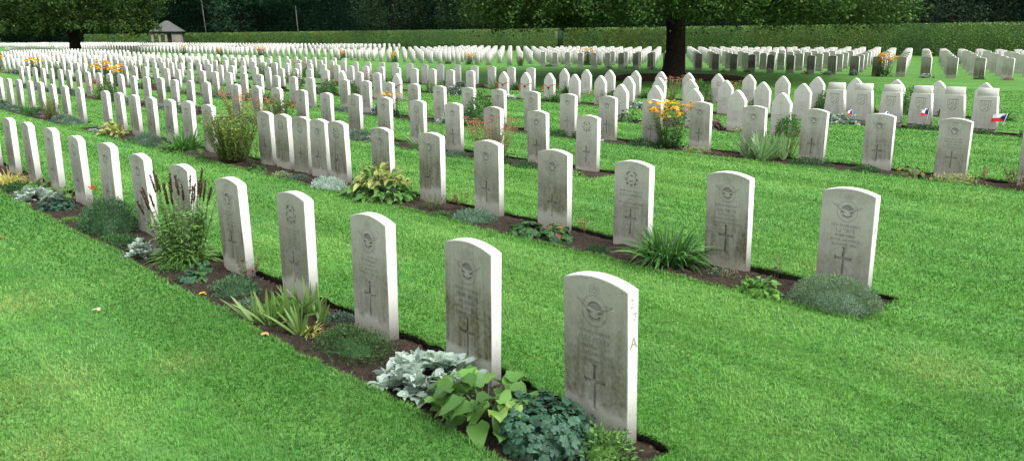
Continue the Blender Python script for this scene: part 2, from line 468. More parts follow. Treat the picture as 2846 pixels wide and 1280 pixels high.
# ------------------------------------------------------------------ headstones
SW, ST, SH, SAG = .381, .076, .722, .036
def arc_top(w, zs, sag, n=14):
    xs = np.linspace(w/2, -w/2, n)
    return [(x, zs+sag*(1-(2*x/w)**2)) for x in xs]
def outline_round(e=0.0):
    w = SW-2*e
    return [(-w/2, -.12), (w/2, -.12)]+arc_top(w, SH-e, SAG)
def outline_point(e=0.0):
    w = SW-2*e; P = [(-w/2, -.12), (w/2, -.12)]
    h = []
    # shoulders curve in to a blunt point
    for t in np.linspace(0, 1, 10):
        a = t
        x = w/2*(1-a); z = .575-e+.20*(1-(1-a)**1.45)*.98
        if a > .9: z -= .0
        h.append((x, z))
    P += h+[(-x, z) for x, z in h[-2::-1]]
    return P
def outline_czech(e=0.0):
    return [(-.232+e, .03), (.232-e, .03), (.183-e, .63-e), (-.183+e, .63-e)]

def pip(P, poly):
    P = np.asarray(P); x, y = P[:, 0], P[:, 1]; r = np.zeros(len(P), bool)
    n = len(poly)
    for i in range(n):
        x0, y0 = poly[i]; x1, y1 = poly[(i+1) % n]
        m = ((y0 > y) != (y1 > y)) & (x < (x1-x0)*(y-y0)/(y1-y0+1e-15)+x0)
        r ^= m
    return r

def slab(outl, holes, t, bev=.004):
    """upright slab with carved openings in its front; returns slab mesh builder and recess builder"""
    o0 = outl(bev); o1 = outl(0.0); n = len(o1)
    pts = [Vector(p) for p in o0]; ed = [(i, (i+1) % n) for i in range(n)]
    for h in holes:
        k = len(pts); pts += [Vector(p) for p in h]; ed += [(k+i, k+(i+1) % len(h)) for i in range(len(h))]
    r = delaunay_2d_cdt(pts, ed, [], 0, 1e-7)
    V2 = np.array([(v[0], v[1]) for v in r[0]]); T = np.array(r[2]); c = V2[T].mean(1)
    keep = pip(c, o0)
    for h in holes: keep &= ~pip(c, h)
    T = T[keep]
    e1 = V2[T[:, 1]]-V2[T[:, 0]]; e2 = V2[T[:, 2]]-V2[T[:, 0]]
    fl = (e1[:, 0]*e2[:, 1]-e1[:, 1]*e2[:, 0]) < 0
    T[fl] = T[fl][:, ::-1]
    m = MB()
    yf = -t/2
    m.add(np.column_stack([V2[:, 0], np.full(len(V2), yf), V2[:, 1]]), [T])
    def ringv(o, y): return np.array([(x, y, z) for x, z in o])
    rings = [ringv(o0, yf), ringv(o1, yf+bev), ringv(o1, -yf-bev), ringv(o0, -yf)]
    i = np.arange(n); j = (i+1) % n
    for a in range(3):
        m.add(np.concatenate([rings[a], rings[a+1]]), [np.stack([i, j, j+n, i+n], -1)[:, ::-1]])
    m.add(rings[3], [np.arange(n)[None, ::-1]])
    rec = []
    return m, T
def recess(holes, t, depth):
    m = MB(); yf = -t/2
    for h in holes:
        k = len(h); a = np.array([(x, yf, z) for x, z in h]); b = a.copy(); b[:, 1] += depth
        i = np.arange(k); j = (i+1) % k
        m.add(np.concatenate([a, b]), [np.stack([i, j, j+k, i+k], -1)])
        # floor
        r = delaunay_2d_cdt([Vector(p) for p in h], [(q, (q+1) % k) for q in range(k)], [], 0, 1e-7)
        V2 = np.array([(v[0], v[1]) for v in r[0]]); T = np.array(r[2]); T = T[pip(V2[T].mean(1), h)]
        m.add(np.column_stack([V2[:, 0], np.full(len(V2), yf+depth), V2[:, 1]]), [T])
    return m
def ribbon(m, P, w, y):
    """thin incised line drawn as a flat strip on the face"""
    P = np.asarray(P, float); T = np.gradient(P, axis=0); T /= np.linalg.norm(T, axis=1)[:, None]+1e-9
    S = np.column_stack([-T[:, 1], T[:, 0]])*w/2
    a = P+S; b = P-S; n = len(P)
    V = np.concatenate([np.column_stack([a[:, 0], np.full(n, y), a[:, 1]]), np.column_stack([b[:, 0], np.full(n, y), b[:, 1]])])
    i = np.arange(n-1)
    m.add(V, [np.stack([i, i+1, i+1+n, i+n], -1)])
def arcp(cx, cz, r, a0, a1, n=20):
    t = np.radians(np.linspace(a0, a1, n)); return [(cx+r*math.cos(q), cz+r*math.sin(q)) for q in t]

CZ = .595   # centre of the badge
def cross_poly(cz=.225, h=.225, w=.126, t=.0085, fl=.016, up=.62):
    zt = cz+h*(1-up)+.0; zt = .335; zb = zt-h; zc = zt-.083
    c = t
    return [(-c, zb+.012), (-fl, zb), (fl, zb), (c, zb+.012), (c, zc-c), (w/2-.010, zc-c), (w/2, zc-fl), (w/2, zc+fl), (w/2-.010, zc+c), (c, zc+c),
            (c, zt-.012), (fl, zt), (-fl, zt), (-c, zt-.012), (-c, zc+c), (-w/2+.010, zc+c), (-w/2, zc+fl), (-w/2, zc-fl), (-w/2+.010, zc-c), (-c, zc-c)]
def shift(P, dz): return [(x, z+dz) for x, z in P]
def raf_holes():
    r = .046
    up = arcp(0, 0, r, 18, 160, 16)+[(-.020, .012), (-.006, .006), (.010, .004)]
    lo = arcp(0, 0, r, 218, 326, 14)+[(.030, -.020), (.017, -.031), (0, -.034), (-.017, -.030), (-.028, -.022)]
    wl = [(-.046, .000), (-.030, -.002), (-.012, -.011), (-.026, -.016), (-.041, -.018)]
    wr = [(.045, .002), (.028, -.002), (.012, -.010), (.024, -.015), (.041, -.014)]
    return [shift(p, CZ) for p in (up, lo, wl, wr)]
def rcaf_holes():
    H = []
    for a0, a1, r0, r1 in ((108, 152, .056, .071), (28, 72, .056, .071), (172, 196, .050, .068), (-16, 8, .050, .068), (212, 236, .050, .070), (304, 328, .050, .070), (257, 283, .044, .064), (60, 120, .022, .036), (215, 325, .016, .026), (150, 164, .036, .05), (16, 30, .036, .05)):
        H.append(arcp(0, 0, r1, a0, a1, 7)+arcp(0, 0, r0, a1, a0, 7))
    return [shift(p, CZ+.005) for p in H]
def badge_lines(kind):
    m = MB(); y = -ST/2-.0007
    def R(P, w): ribbon(m, shift(P, CZ), w, y)
    if kind == 'eagle':
        R(arcp(0, 0, .074, 0, 360, 40), .0028); R(arcp(0, 0, .050, 175, 380, 24), .002)
        R(arcp(0, 0, .070, 190, 340, 24), .0015)
        for s in (-1, 1):
            dz = .008 if s < 0 else 0
            R([(s*.012, .016), (s*.05, .030+dz), (s*.106, .038+dz), (s*.075, .018+dz), (s*.045, .004), (s*.02, -.004)], .0032)
            R([(s*.04, .014), (s*.085, .026+dz)], .0016); R([(s*.03, .008), (s*.07, .018+dz)], .0016)
        R([(-.027, .088), (-.032, .108), (-.018, .118), (0, .110), (.018, .118), (.032, .108), (.027, .088), (-.027, .088)], .003)
        R([(-.020, .104), (-.008, .098), (0, .110), (.008, .098), (.020, .104)], .005)
        R([(0, .118), (0, .128)], .005)
    else:
        R(arcp(0, .004, .078, 0, 360, 40), .0022); R(arcp(0, .004, .040, 0, 360, 30), .0022)
        R([(-.02, .09), (-.024, .104), (0, .112), (.024, .104), (.02, .09)], .003)
        for a in range(200, 341, 14): R([(.04*math.cos(math.radians(a)), .004+.04*math.sin(math.radians(a))), (.07*math.cos(math.radians(a+6)), .004+.07*math.sin(math.radians(a+6)))], .0018)
    return m
def text_shape(body, size, cx, z, y, m, squeeze=1.0):
    cu = bpy.data.curves.new('lettering', 'FONT'); cu.body = body; cu.size = size; cu.align_x = 'CENTER'; cu.resolution_u = 2; cu.offset = size*.016
    o = bpy.data.objects.new('lettering', cu)
    me = bpy.data.meshes.new_from_object(o)
    nv = len(me.vertices); V = np.empty(nv*3, np.float32); me.vertices.foreach_get('co', V); V = V.reshape(-1, 3)
    if nv:
        V3 = np.column_stack([cx+V[:, 0]*squeeze, np.full(nv, y), z+V[:, 1]])
        by = {}
        for p in me.polygons: by.setdefault(len(p.vertices), []).append(list(p.vertices))
        m.add(V3, [np.array(v) for v in by.values()])
    bpy.data.objects.remove(o); bpy.data.curves.remove(cu); bpy.data.meshes.remove(me)
def inscription(lines):
    m = MB(); y = -ST/2-.0008; z = .483
    for i, t in enumerate(lines):
        s = .036 if i == 1 else .0255
        sq = min(1.0, .30/(len(t)*s*.62))
        text_shape(t, s, 0, z, y, m, sq); z -= .038 if i < 1 else .034
    return m
def worn_lines(seed):
    """an inscription weathered past reading: broken strokes in five centred lines"""
    r = random.Random(seed); m = MB(); y = -ST/2-.0008; z = .487
    for i, wd in enumerate((.19, .15, .13, .17, .20)):
        h = .015 if i == 1 else .011; x = -wd/2*r.uniform(.85, 1.1)
        while x < wd/2:
            g = r.uniform(.004, .009)
            if r.random() < .72:
                zz = z+r.uniform(0, .3)*h
                ribbon(m, [(x, zz), (x+r.uniform(-.002, .002), zz+h*r.uniform(.5, 1))], .0026, y)
                if r.random() < .4: ribbon(m, [(x, zz+h*r.choice((.1, .5, .9))), (x+g, zz+h*r.choice((.1, .5, .9)))], .0022, y)
            x += g
        z -= .0265
    return m
H_CROSS = [cross_poly()]
PROTO = {}
for kind, holes in (('eagle', raf_holes()), ('wreath', rcaf_holes())):
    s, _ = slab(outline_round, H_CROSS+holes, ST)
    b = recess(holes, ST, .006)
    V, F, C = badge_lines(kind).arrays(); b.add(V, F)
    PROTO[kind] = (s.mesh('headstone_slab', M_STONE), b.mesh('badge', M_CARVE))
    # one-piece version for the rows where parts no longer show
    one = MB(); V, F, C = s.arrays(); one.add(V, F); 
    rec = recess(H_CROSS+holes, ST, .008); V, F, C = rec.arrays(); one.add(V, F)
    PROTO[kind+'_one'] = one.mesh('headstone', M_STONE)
ME_CROSS = recess(H_CROSS, ST, .013).mesh('cross', M_SIDE)
ME_WORN = [worn_lines(i).mesh('inscription', M_CARVE) for i in range(5)]

def crack_side(chars):
    """plot mark cut into the narrow side"""
    m = MB(); x = SW/2+.0016
    for t, z, dy, s in chars:
        k = MB(); text_shape(t, s, dy, z, 0, k); V, F, C = k.arrays()
        m.add(np.column_stack([np.full(len(V), x), V[:, 0], V[:, 2]]), F)
    return m.mesh('lettering', M_SIDE)

ORD1 = ['', 'first', 'second', 'third', 'fourth', 'fifth', 'sixth', 'seventh', 'eighth', 'ninth', 'tenth', 'eleventh', 'twelfth', 'thirteenth', 'fourteenth', 'fifteenth', 'sixteenth', 'seventeenth', 'eighteenth', 'nineteenth']
TEN = {2: 'twent', 3: 'thirt', 4: 'fort', 5: 'fift', 6: 'sixt', 7: 'sevent', 8: 'eight', 9: 'ninet'}
def ordinal(n):
    if n < 20: return ORD1[n]
    if n >= 100: return 'hundred-and-'+ordinal(n-100) if n > 100 else 'hundredth'
    a, b = divmod(n, 10)
    return TEN[a]+('ieth' if b == 0 else 'y-'+ORD1[b])
def row_phrase(k):
    if k == 0: return 'front row'
    if k < 9: return ordinal(k+1)+' row'
    if k == 11: return 'first row beyond the tree avenue'
    return ordinal(k-10)+' row beyond the tree avenue'
ROUND_GROUP = 'round-topped white headstones in rows'

STONES = []     # dicts: row k, x right edge, dist
def add_row(k, x0, n, step=.975, skip=(), jit=.02, y=None, xs=None):
    r = random.Random(100+k)
    L_ = xs if xs is not None else [x0-step*i for i in range(n)]
    for i, x in enumerate(L_):
        if i in skip: continue
        xx = x+(r.uniform(-jit, jit) if xs is None else 0)
        yy = k*ROW if y is None else y
        STONES.append(dict(k=k, x=xx-SW/2, y=yy+ST/2))
# measured rows
add_row(0, 0, 0, xs=[.041, -.867, -1.793, -2.732, -3.693, -4.65, -5.60, -6.57, -7.55, -8.54, -9.54, -10.55, -11.6, -12.6, -13.6])
add_row(1, 0, 0, xs=[-.078, -1.026, -1.982, -2.931, -3.87, -4.82, -5.77, -6.72, -7.21, -7.69, -8.19, -8.69, -10.64, -11.45, -12.25, -13.10, -13.94, -14.76, -15.57, -17.26, -18.34, -19.29, -20.32, -21.27, -22.38, -23.42, -24.4, -25.4])
add_row(2, 0, 0, xs=[-4.98, -5.93, -6.89, -7.84, -8.80, -9.77, -10.74, -11.72, -12.69, -13.71, -14.67, -15.65, -17.26, -18.23, -19.24, -20.18, -21.18, -22.17, -23.19, -24.2, -25.16, -26.23, -27.2, -28.24, -29.22, -30.28, -31.33, -32.39, -33.44, -34.37])
add_row(3, 0, 0, xs=[-.25, -1.22, -2.17, -3.12, -4.07, -5.03, -5.99, -6.97, -7.93, -8.88, -9.83, -10.78, -11.74, -12.68, -13.66, -14.63, -15.58, -17.25, -18.19, -19.17, -20.16, -21.16, -22.16, -23.15, -24.14, -25.12, -26.1, -27.1, -28.11, -29.15, -30.21]+[-31.2-i*1.0 for i in range(24)])
add_row(4, -18.29, 46, .978, skip=(2,))
add_row(5, -17.30, 62, .978)
add_row(6, -17.43, 72, .978)
add_row(7, -33.6, 68, .978)
add_row(8, -72.6, 44, .978)
YB = 32.3
for k in range(11, 18):
    x0 = -3.05-.04*(k-11)
    y = YB+(k-11)*ROW
    if k == 11: add_row(k, -3.05, 130, .975, skip=(30, 33), y=y)
    else:
        add_row(k, x0, 58, .975, y=y)
        add_row(k, -72.0-2*(k-12)*.6, 130, .975, y=y)
add_row(18, -20, 30, .975, y=YB+7*ROW); add_row(18, -76, 120, .975, y=YB+7*ROW); add_row(19, -77, 120, .975, y=YB+8*ROW)

for s in STONES: s['d'] = math.hypot(s['x']-CAM[0], s['y']-CAM[1])
# view wedge, so that stones wholly beside the picture are left out
def in_view(x, y, m=0.0):
    a = math.degrees(math.atan2(-(x-CAM[0]), y-CAM[1]))-46.07
    return abs(a) < 33.2+m
byk = {}
for s in STONES: byk.setdefault(s['k'], []).append(s)
for k, L_ in byk.items():
    L_.sort(key=lambda s: -s['x'])
    for i, s in enumerate(L_): s['n'] = i+1
vis = sorted([s for s in STONES if in_view(s['x'], s['y'], .8)], key=lambda s: s['d'])
NEAR = vis[:300]; FAR = vis[300:]
TEXT = {(0, 1): ['FLYING OFFICER', 'H.E.J. PERRY', 'NAVIGATOR', 'ROYAL AIR FORCE', '21ST FEBRUARY 1945'],
        (0, 2): ['FLYING OFFICER', 'J.R.M. MILLS', 'AIR BOMBER', 'ROYAL AIR FORCE', '21ST FEBRUARY 1945'],
        (1, 1): ['1575174 SERGEANT', 'L.J. TATE', 'BOMB AIMER', 'ROYAL AIR FORCE', '8TH APRIL 1945'],
        (1, 2): ['1292201 SERGEANT', 'F.A. SMITH', 'NAVIGATOR', 'ROYAL AIR FORCE', '20TH FEBRUARY 1945'],
        (1, 3): ['402180 FLIGHT SERGEANT', 'R.W.G. LIMBRICK', 'PILOT', 'ROYAL AUSTRALIAN AIR FORCE', '20TH APRIL 1944'],
        (3, 2): ['FLIGHT SERGEANT', 'W.F.W. JONES', 'AIR GUNNER', 'ROYAL AIR FORCE', '1945']}
WREATH = {(0, 4), (0, 9), (0, 11), (1, 3), (1, 8), (1, 10), (1, 11), (1, 12), (1, 17), (1, 13), (2, 1), (2, 5), (2, 7), (2, 9), (2, 13), (3, 18), (3, 20)}
NOBADGE = set()
rs = random.Random(5)
for s in NEAR:
    k, n = s['k'], s['n']
    kind = 'wreath' if (k, n) in WREATH or (k > 3 and rs.random() < .15) else 'eagle'
    z = float(terrain(s['x'], s['y']))+rs.uniform(-.012, .008)
    if k >= 11: z += .06
    rz = math.radians(rs.gauss(0, .7)); tilt = math.radians(rs.gauss(0, .45)); tx = math.radians(rs.gauss(0, .5))
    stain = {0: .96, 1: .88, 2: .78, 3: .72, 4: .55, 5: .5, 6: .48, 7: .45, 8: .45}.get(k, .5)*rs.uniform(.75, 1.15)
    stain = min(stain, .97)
    if k == 11: stain = 1.0 if -26 < s['x'] < -8 else .6  # front tone darkest on the stones beyond the big tree
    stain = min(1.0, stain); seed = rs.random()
    kw = 'stained' if stain > .7 else 'pale'
    bd = 'eagle badge' if kind == 'eagle' else 'leaf-wreath badge'
    if s['d'] < 26 and k < 9:
        o = empty('headstone', (s['x'], s['y'], z)); o.rotation_euler = (tx, tilt, rz)
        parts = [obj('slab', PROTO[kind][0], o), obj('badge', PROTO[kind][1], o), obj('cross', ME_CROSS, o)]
        if (k, n) in TEXT: parts.append(obj('inscription', inscription(TEXT[(k, n)]).mesh('inscription', M_CARVE), o))
        else: parts.append(obj('inscription', ME_WORN[(n+k) % 5], o))
        if (k, n) == (0, 1): parts.append(obj('lettering', crack_side([('2', .645, -.010, .066), ('7', .575, .010, .066), ('A', .455, .004, .078)]), o))
        if (k, n) == (1, 1): parts.append(obj('lettering', crack_side([('2', .640, 0, .05), ('1', .585, 0, .05), ('B', .46, 0, .06)]), o))
        lab = f'{kw} round-topped headstone with {bd} and cross, {ordinal(n)} along the {row_phrase(k)}'
    else:
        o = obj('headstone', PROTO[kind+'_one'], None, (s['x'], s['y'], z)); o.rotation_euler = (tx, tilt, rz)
        parts = [o]
        lab = f'{"shaded" if k == 11 and stain > .9 else "pale"} round-topped headstone, {ordinal(n)} along the {row_phrase(k)}'
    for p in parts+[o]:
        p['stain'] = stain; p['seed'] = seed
    s['o'] = o
    tag(o, lab, 'headstone', ROUND_GROUP)
# everything farther away: one mass of small white stones
def far_stones():
    P = [(-SW/2, -.05), (SW/2, -.05)]+arc_top(SW, SH, SAG, 7); n = len(P)
    f = np.array([(x, -ST/2, z) for x, z in P]); b = f.copy(); b[:, 1] = ST/2
    base = np.concatenate([f, b]); i = np.arange(n); j = (i+1) % n
    qs = np.stack([i, j, j+n, i+n], -1)[:, ::-1]; fr = np.arange(n)[None]; bk = np.arange(n)[None, ::-1]+n
    S = np.array([(s['x'], s['y'], float(terrain(s['x'], s['y']))+(.05 if s['k'] > 10 else 0)+RNG.normal(0, .012)) for s in FAR])
    m = len(S)
    V = (base[None]+S[:, None]).reshape(-1, 3)
    o = (np.arange(m)*2*n)[:, None, None]
    me = np_mesh('distant_headstones', V, [(qs[None]+o).reshape(-1, 4), (fr[None]+o).reshape(-1, n), (bk[None]+o).reshape(-1, n)], None, M_STONE)
    ob = obj('distant_headstones', me); ob['stain'] = .35; ob['seed'] = .3
    tag(ob, 'tight far rows of small white headstones before the clipped hedge', kind='stuff')
far_stones()

# pointed stones ---------------------------------------------------------
def build_pointed():
    s, _ = slab(outline_point, [], .10, .010)
    me_s = s.mesh('pointed_slab', M_STONE)
    yf = -.05-.0008
    a = MB()   # shield with a bar above and a scroll below
    ribbon(a, [(-.075, .36), (.075, .36)], .007, yf)
    ribbon(a, [(-.05, .335), (-.05, .27), (-.03, .24), (0, .228), (.03, .24), (.05, .27), (.05, .335), (-.05, .335)], .0045, yf)
    ribbon(a, [(-.012, .30), (0, .315), (.012, .30), (0, .262), (-.012, .30)], .006, yf)
    ribbon(a, [(-.06, .215), (-.03, .20), (0, .206), (.03, .20), (.06, .215)], .007, yf)
    c = MB()   # fine tall cross near the point
    ribbon(c, [(0, .44), (0, .64)], .004, yf); ribbon(c, [(-.05, .575), (.05, .575)], .004, yf)
    me_a, me_c = a.mesh('shield', M_CARVE), c.mesh('cross', M_CARVE)
    rows = {4: [-9.15, -8.22, -7.25, -6.27, -5.33], 5: [-15.95, -15.0, -14.03, -13.07, -12.13, -11.18, -10.2, -9.26, -8.28, -7.32, -6.35],
            6: [-16.07, -15.11, -14.15, -13.15, -12.21, -11.25, -10.28, -9.32, -8.34, -7.40, -6.42, -5.45, -4.52, -3.56]}
    lone = {4: [-20.42, -17.48]}
    rp = random.Random(3); res = {}
    for k, xs in rows.items():
        for i, x in enumerate(sorted(xs, reverse=True)):
            o = empty('pointed_headstone', (x, k*ROW+.05, float(terrain(x, k*ROW))-.012+rp.uniform(-.01, .01)), math.radians(rp.gauss(0, .8)))
            ps = [obj('slab', me_s, o), obj('shield', me_a, o), obj('cross', me_c, o)]
            sv = rp.random()
            for p in ps+[o]: p['stain'] = .30; p['seed'] = sv
            ex = ' wearing a ribbon' if k == 5 and x < -13.9 else ''
            tag(o, f'pointed white headstone with shield{ex}, {ordinal(i+1)} pointed one along the {row_phrase(k)}', 'headstone', 'pointed white headstones')
            res[(k, x)] = o
    for x, lb in ((-20.42, 'plain pointed white headstone standing alone among round-topped ones in the fifth row'), (-17.48, 'pointed white headstone wearing a dark red ribbon beside yellow flowers')):
        o = empty('pointed_headstone', (x, 4*ROW+.05, -.012))
        for p in [obj('slab', me_s, o), obj('shield', me_a, o), obj('cross', me_c, o)]+[o]: p['stain'] = .3; p['seed'] = .4
        tag(o, lb, 'headstone', 'pointed white headstones')
build_pointed()

def build_ribbons():
    for x, k, c1, c2, lb in ((-17.48, 4, (.45, .02, .03), (.03, .02, .02), 'dark red and black ribbon tied round the lone pointed stone near yellow flowers'),
                             (-15.95, 5, (.50, .03, .04), (.40, .02, .03), 'ribbon with red heart tied round a pointed stone, streamer hanging to one side'),
                             (-15.0, 5, (.65, .12, .05), (.012, .012, .014), 'orange ribbon with black heart and long hanging tail on a pointed stone'),
                             (-14.03, 5, (.72, .10, .06), (.012, .012, .014), 'red-orange ribbon with black heart and short tail on a pointed stone')):
        y = k*ROW; m = MB()
        w = SW/2+.004; yf = -.004; yb = .104
        z = .42
        def strip(P, h=.014):
            P = np.array(P); n = len(P); a = P.copy(); a[:, 2] += h; b = P.copy(); b[:, 2] -= h
            i = np.arange(n-1); m.add(np.concatenate([a, b]), [np.stack([i, i+1, i+1+n, i+n], -1)], c1)
        strip([(-w, yb, z), (w, yb, z+.02), (w, yf, z+.03), (.05, yf, z-.02), (0, yf-.002, z-.045), (-.06, yf, z-.02), (-w, yf, z+.02), (-w, yb, z)], .010)
        strip([(.01, yf-.003, z-.04), (.09, yf-.006, z-.01), (w-.01, yf-.004, z+.012)], .009)
        # hanging tail
        P = np.array([(-w-.004, yf, z+.02), (-w-.012, yf-.01, z-.05), (-w-.02, yf-.012, z-.12), (-w-.014, yf-.01, z-.19)])
        a = P.copy(); a[:, 1] -= .016; b = P.copy(); b[:, 1] += .016; i = np.arange(3)
        m.add(np.concatenate([a, b]), [np.stack([i, i+1, i+5, i+4], -1)], c1)
        o = obj('ribbon', m.mesh('ribbon', M_COL), None, (x, y, 0))
        tag(o, lb, 'ribbon')
        h = MB(); t = np.linspace(0, 2*PI, 24, endpoint=False)
        hx = .034*np.sin(t)**3; hz = .034*(13*np.cos(t)-5*np.cos(2*t)-2*np.cos(3*t)-np.cos(4*t))/16
        f = np.column_stack([hx, np.full(24, yf-.014), z-.068+hz]); b2 = f.copy(); b2[:, 1] += .012
        i = np.arange(24); j = (i+1) % 24
        h.add(np.concatenate([f, b2]), [i[None], np.stack([i, j, j+24, i+24], -1)], c2)
        obj('pendant', h.mesh('pendant', M_COL), o)
build_ribbons()

# tapered stones with a stepped head ------------------------------------------
def build_stepped():
    s, _ = slab(outline_czech, [], .13, .006)
    me_s = s.mesh('stepped_slab', M_STONE)
    m = MB(); n = 4
    def prism(o, y0, y1):
        P = np.array(o); k = len(P)
        V = np.concatenate([np.column_stack([P[:, 0], np.full(k, y0), P[:, 1]]), np.column_stack([P[:, 0], np.full(k, y1), P[:, 1]])])
        i = np.arange(k); j = (i+1) % k
        m.add(V, [np.arange(k)[None], np.arange(k)[None, ::-1]+k, np.stack([i, j, j+k, i+k], -1)[:, ::-1]])
    prism([(-.174, .60), (.174, .60), (.163, .778), (-.163, .778)], -.040, .063)
    me_h = m.mesh('stepped_head', M_STONE)
    pl = MB(); pl.box(-.215, .215, -.05, .055, -.12, .035)
    me_p = pl.mesh('plinth', plain('dark_stone', (.20, .17, .14), .9, .2, 20.0, .3))
    sh = MB(); y = -.066
    def R(P, w): ribbon(sh, P, w*1.5, y)
    R([(-.098, .545), (.098, .545)], .012)
    R([(-.092, .54), (-.092, .44), (-.075, .385), (-.04, .35), (0, .34), (.04, .35), (.075, .385), (.092, .44), (.092, .54)], .005)
    R([(-.075, .52), (-.05, .49), (-.055, .465)], .008); R([(-.08, .44), (-.045, .45), (-.02, .47), (-.01, .52)], .007)
    R([(.06, .52), (.05, .49), (.062, .46), (.05, .43)], .009); R([(-.07, .38), (-.05, .36), (-.02, .375), (0, .41), (.02, .40)], .009)
    R([(.02, .365), (.05, .372), (.06, .40), (.035, .44)], .008); R([(-.02, .46), (.01, .44), (.02, .50)], .006)
    me_c = sh.mesh('lion_shield', M_CARVE)
    wl = MB(); r = random.Random(2); z = .29
    for wd in (.22, .16, .20):
        x = -wd/2
        while x < wd/2:
            if r.random() < .7: ribbon(wl, [(x, z), (x+.001, z+.012*r.uniform(.5, 1))], .003, y)
            x += r.uniform(.006, .012)
        z -= .03
    me_w = wl.mesh('inscription', M_CARVE)
    for i, x in enumerate((-2.70, -3.27, -3.86, -4.44, -5.03, -5.61)):
        yy = 5*ROW+.065
        o = empty('stepped_headstone', (x, yy, .03), math.radians(random.gauss(0, .6)))
        ps = [obj('slab', me_s, o), obj('head', me_h, o), obj('lion_shield', me_c, o), obj('inscription', me_w, o), obj('plinth', me_p, o)]
        for p in ps+[o]: p['stain'] = .42; p['seed'] = random.random()
        extra = {0: ' behind a spread flag', 2: '', 5: ' beside the pointed stones'}.get(i, '')
        tag(o, f'white tapered headstone with lion shield, {ordinal(i+1)} of its kind along the sixth row', 'headstone', 'stepped white headstones with lion shields')
build_stepped()
# ------------------------------------------------------------------ plants
SHAPES = {'oval': ([0, .12, .38, .68, .9, 1], [.05, .28, .5, .42, .2, .01]),
          'blade': ([0, .3, .6, .85, 1], [.42, .5, .42, .22, .01]),
          'heart': ([-.17, -.04, .18, .45, .72, .9, 1], [.22, .48, .56, .47, .30, .12, .01]),
          'strap': ([0, .2, .4, .6, .8, 1], [.38, .48, .5, .42, .27, .01])}
def unit(a): return a/(np.linalg.norm(a, axis=-1, keepdims=True)+1e-9)
def rdir(n, zmin=-1., zmax=1.):
    z = RNG.uniform(zmin, zmax, n); a = RNG.random(n)*2*PI; r = np.sqrt(np.maximum(0, 1-z*z))
    return np.stack([r*np.cos(a), r*np.sin(a), z], -1)
def pal(n, cols, jit=.18):
    c = np.array(cols)[RNG.integers(0, len(cols), n)]
    d = np.array(cols)[RNG.integers(0, len(cols), n)]
    t = RNG.random((n, 1))*.5
    return np.clip((c*(1-t)+d*t)*(1+jit*RNG.standard_normal((n, 1))), .004, .95)
def leaves(mb, P, D, Ln, W, C, droop=.25, fold=.25, shape='oval', edge=None, up=None, cup=0.0):
    n = len(P); D = unit(D)
    Ln = np.broadcast_to(np.asarray(Ln, float), (n,)); W = np.broadcast_to(np.asarray(W, float), (n,)); droop = np.broadcast_to(np.asarray(droop, float), (n,))
    U = np.tile([0, 0, 1.], (n, 1)) if up is None else up
    U = U+.25*RNG.standard_normal((n, 3))
    S = unit(np.cross(D, U)); Nn = np.cross(S, D)
    ss, ww = SHAPES[shape]; R = len(ss)
    cols = 3 if fold else 2
    V = np.empty((n, R, cols, 3)); K = np.empty((n, R, cols, 3))
    E = C if edge is None else edge
    crumple = .10 if fold and shape in ('oval', 'heart') else 0.0
    for i, (s, w) in enumerate(zip(ss, ww)):
        c = P+D*(Ln*s)[:, None]; c[:, 2] -= droop*Ln*max(s, 0)**2
        off = S*(W*w)[:, None]; lift = Nn*(W*w*fold)[:, None] if fold else 0
        j0 = Nn*(crumple*W*RNG.standard_normal(n))[:, None]; j1 = Nn*(crumple*W*RNG.standard_normal(n))[:, None]
        V[:, i, 0] = c-off+lift+j0; V[:, i, -1] = c+off+lift+j1; K[:, i, 0] = E; K[:, i, -1] = E
        if cols == 3: V[:, i, 1] = c; K[:, i, 1] = C
    b = (np.arange(n)*R*cols)[:, None, None]
    i = np.arange(R-1)[None, :, None]*cols; j = np.arange(cols-1)[None, None]
    a = b+i+j
    q = np.stack([a, a+1, a+1+cols, a+cols], -1).reshape(-1, 4)
    mb.add(V.reshape(-1, 3), [q], K.reshape(-1, 3))
def kites(mb, P, D, Ln, W, C, up=None):
    """tiny leaves: one folded kite each"""
    n = len(P); D = unit(D); Ln = np.broadcast_to(np.asarray(Ln, float), (n,)); W = np.broadcast_to(np.asarray(W, float), (n,))
    U = rdir(n) if up is None else up+.5*RNG.standard_normal((n, 3))
    S = unit(np.cross(D, U))
    V = np.stack([P, P+D*(Ln*.5)[:, None]-S*(W*.5)[:, None], P+D*Ln[:, None], P+D*(Ln*.5)[:, None]+S*(W*.5)[:, None]], 1)
    mb.add(V.reshape(-1, 3), [np.arange(n*4).reshape(n, 4)], np.repeat(C, 4, 0))
def lobed(mb, P, Nn, R, C, lobes=7, depth=.22):
    """round scalloped leaves"""
    n = len(P); Nn = unit(Nn); R = np.broadcast_to(np.asarray(R, float), (n,))
    A = unit(np.cross(Nn, rdir(n))); B = np.cross(Nn, A)
    k = lobes*3; th = np.linspace(.35, 2*PI-.35, k)
    rr = 1-depth*(.5+.5*np.cos(th*lobes+PI))
    ring = P[:, None]+R[:, None, None]*rr[None, :, None]*(np.cos(th)[None, :, None]*A[:, None]+np.sin(th)[None, :, None]*B[:, None])
    ring += Nn[:, None]*(R[:, None, None]*(.10*np.sin(th*lobes)[None, :, None]-.12))
    V = np.concatenate([P[:, None], ring], 1).reshape(-1, 3)
    b = (np.arange(n)*(k+1))[:, None]; j = np.arange(1, k)[None]
    t = np.stack([b+0*j, b+j, b+j+1], -1).reshape(-1, 3)
    mb.add(V, [t], np.repeat(C, k+1, 0))
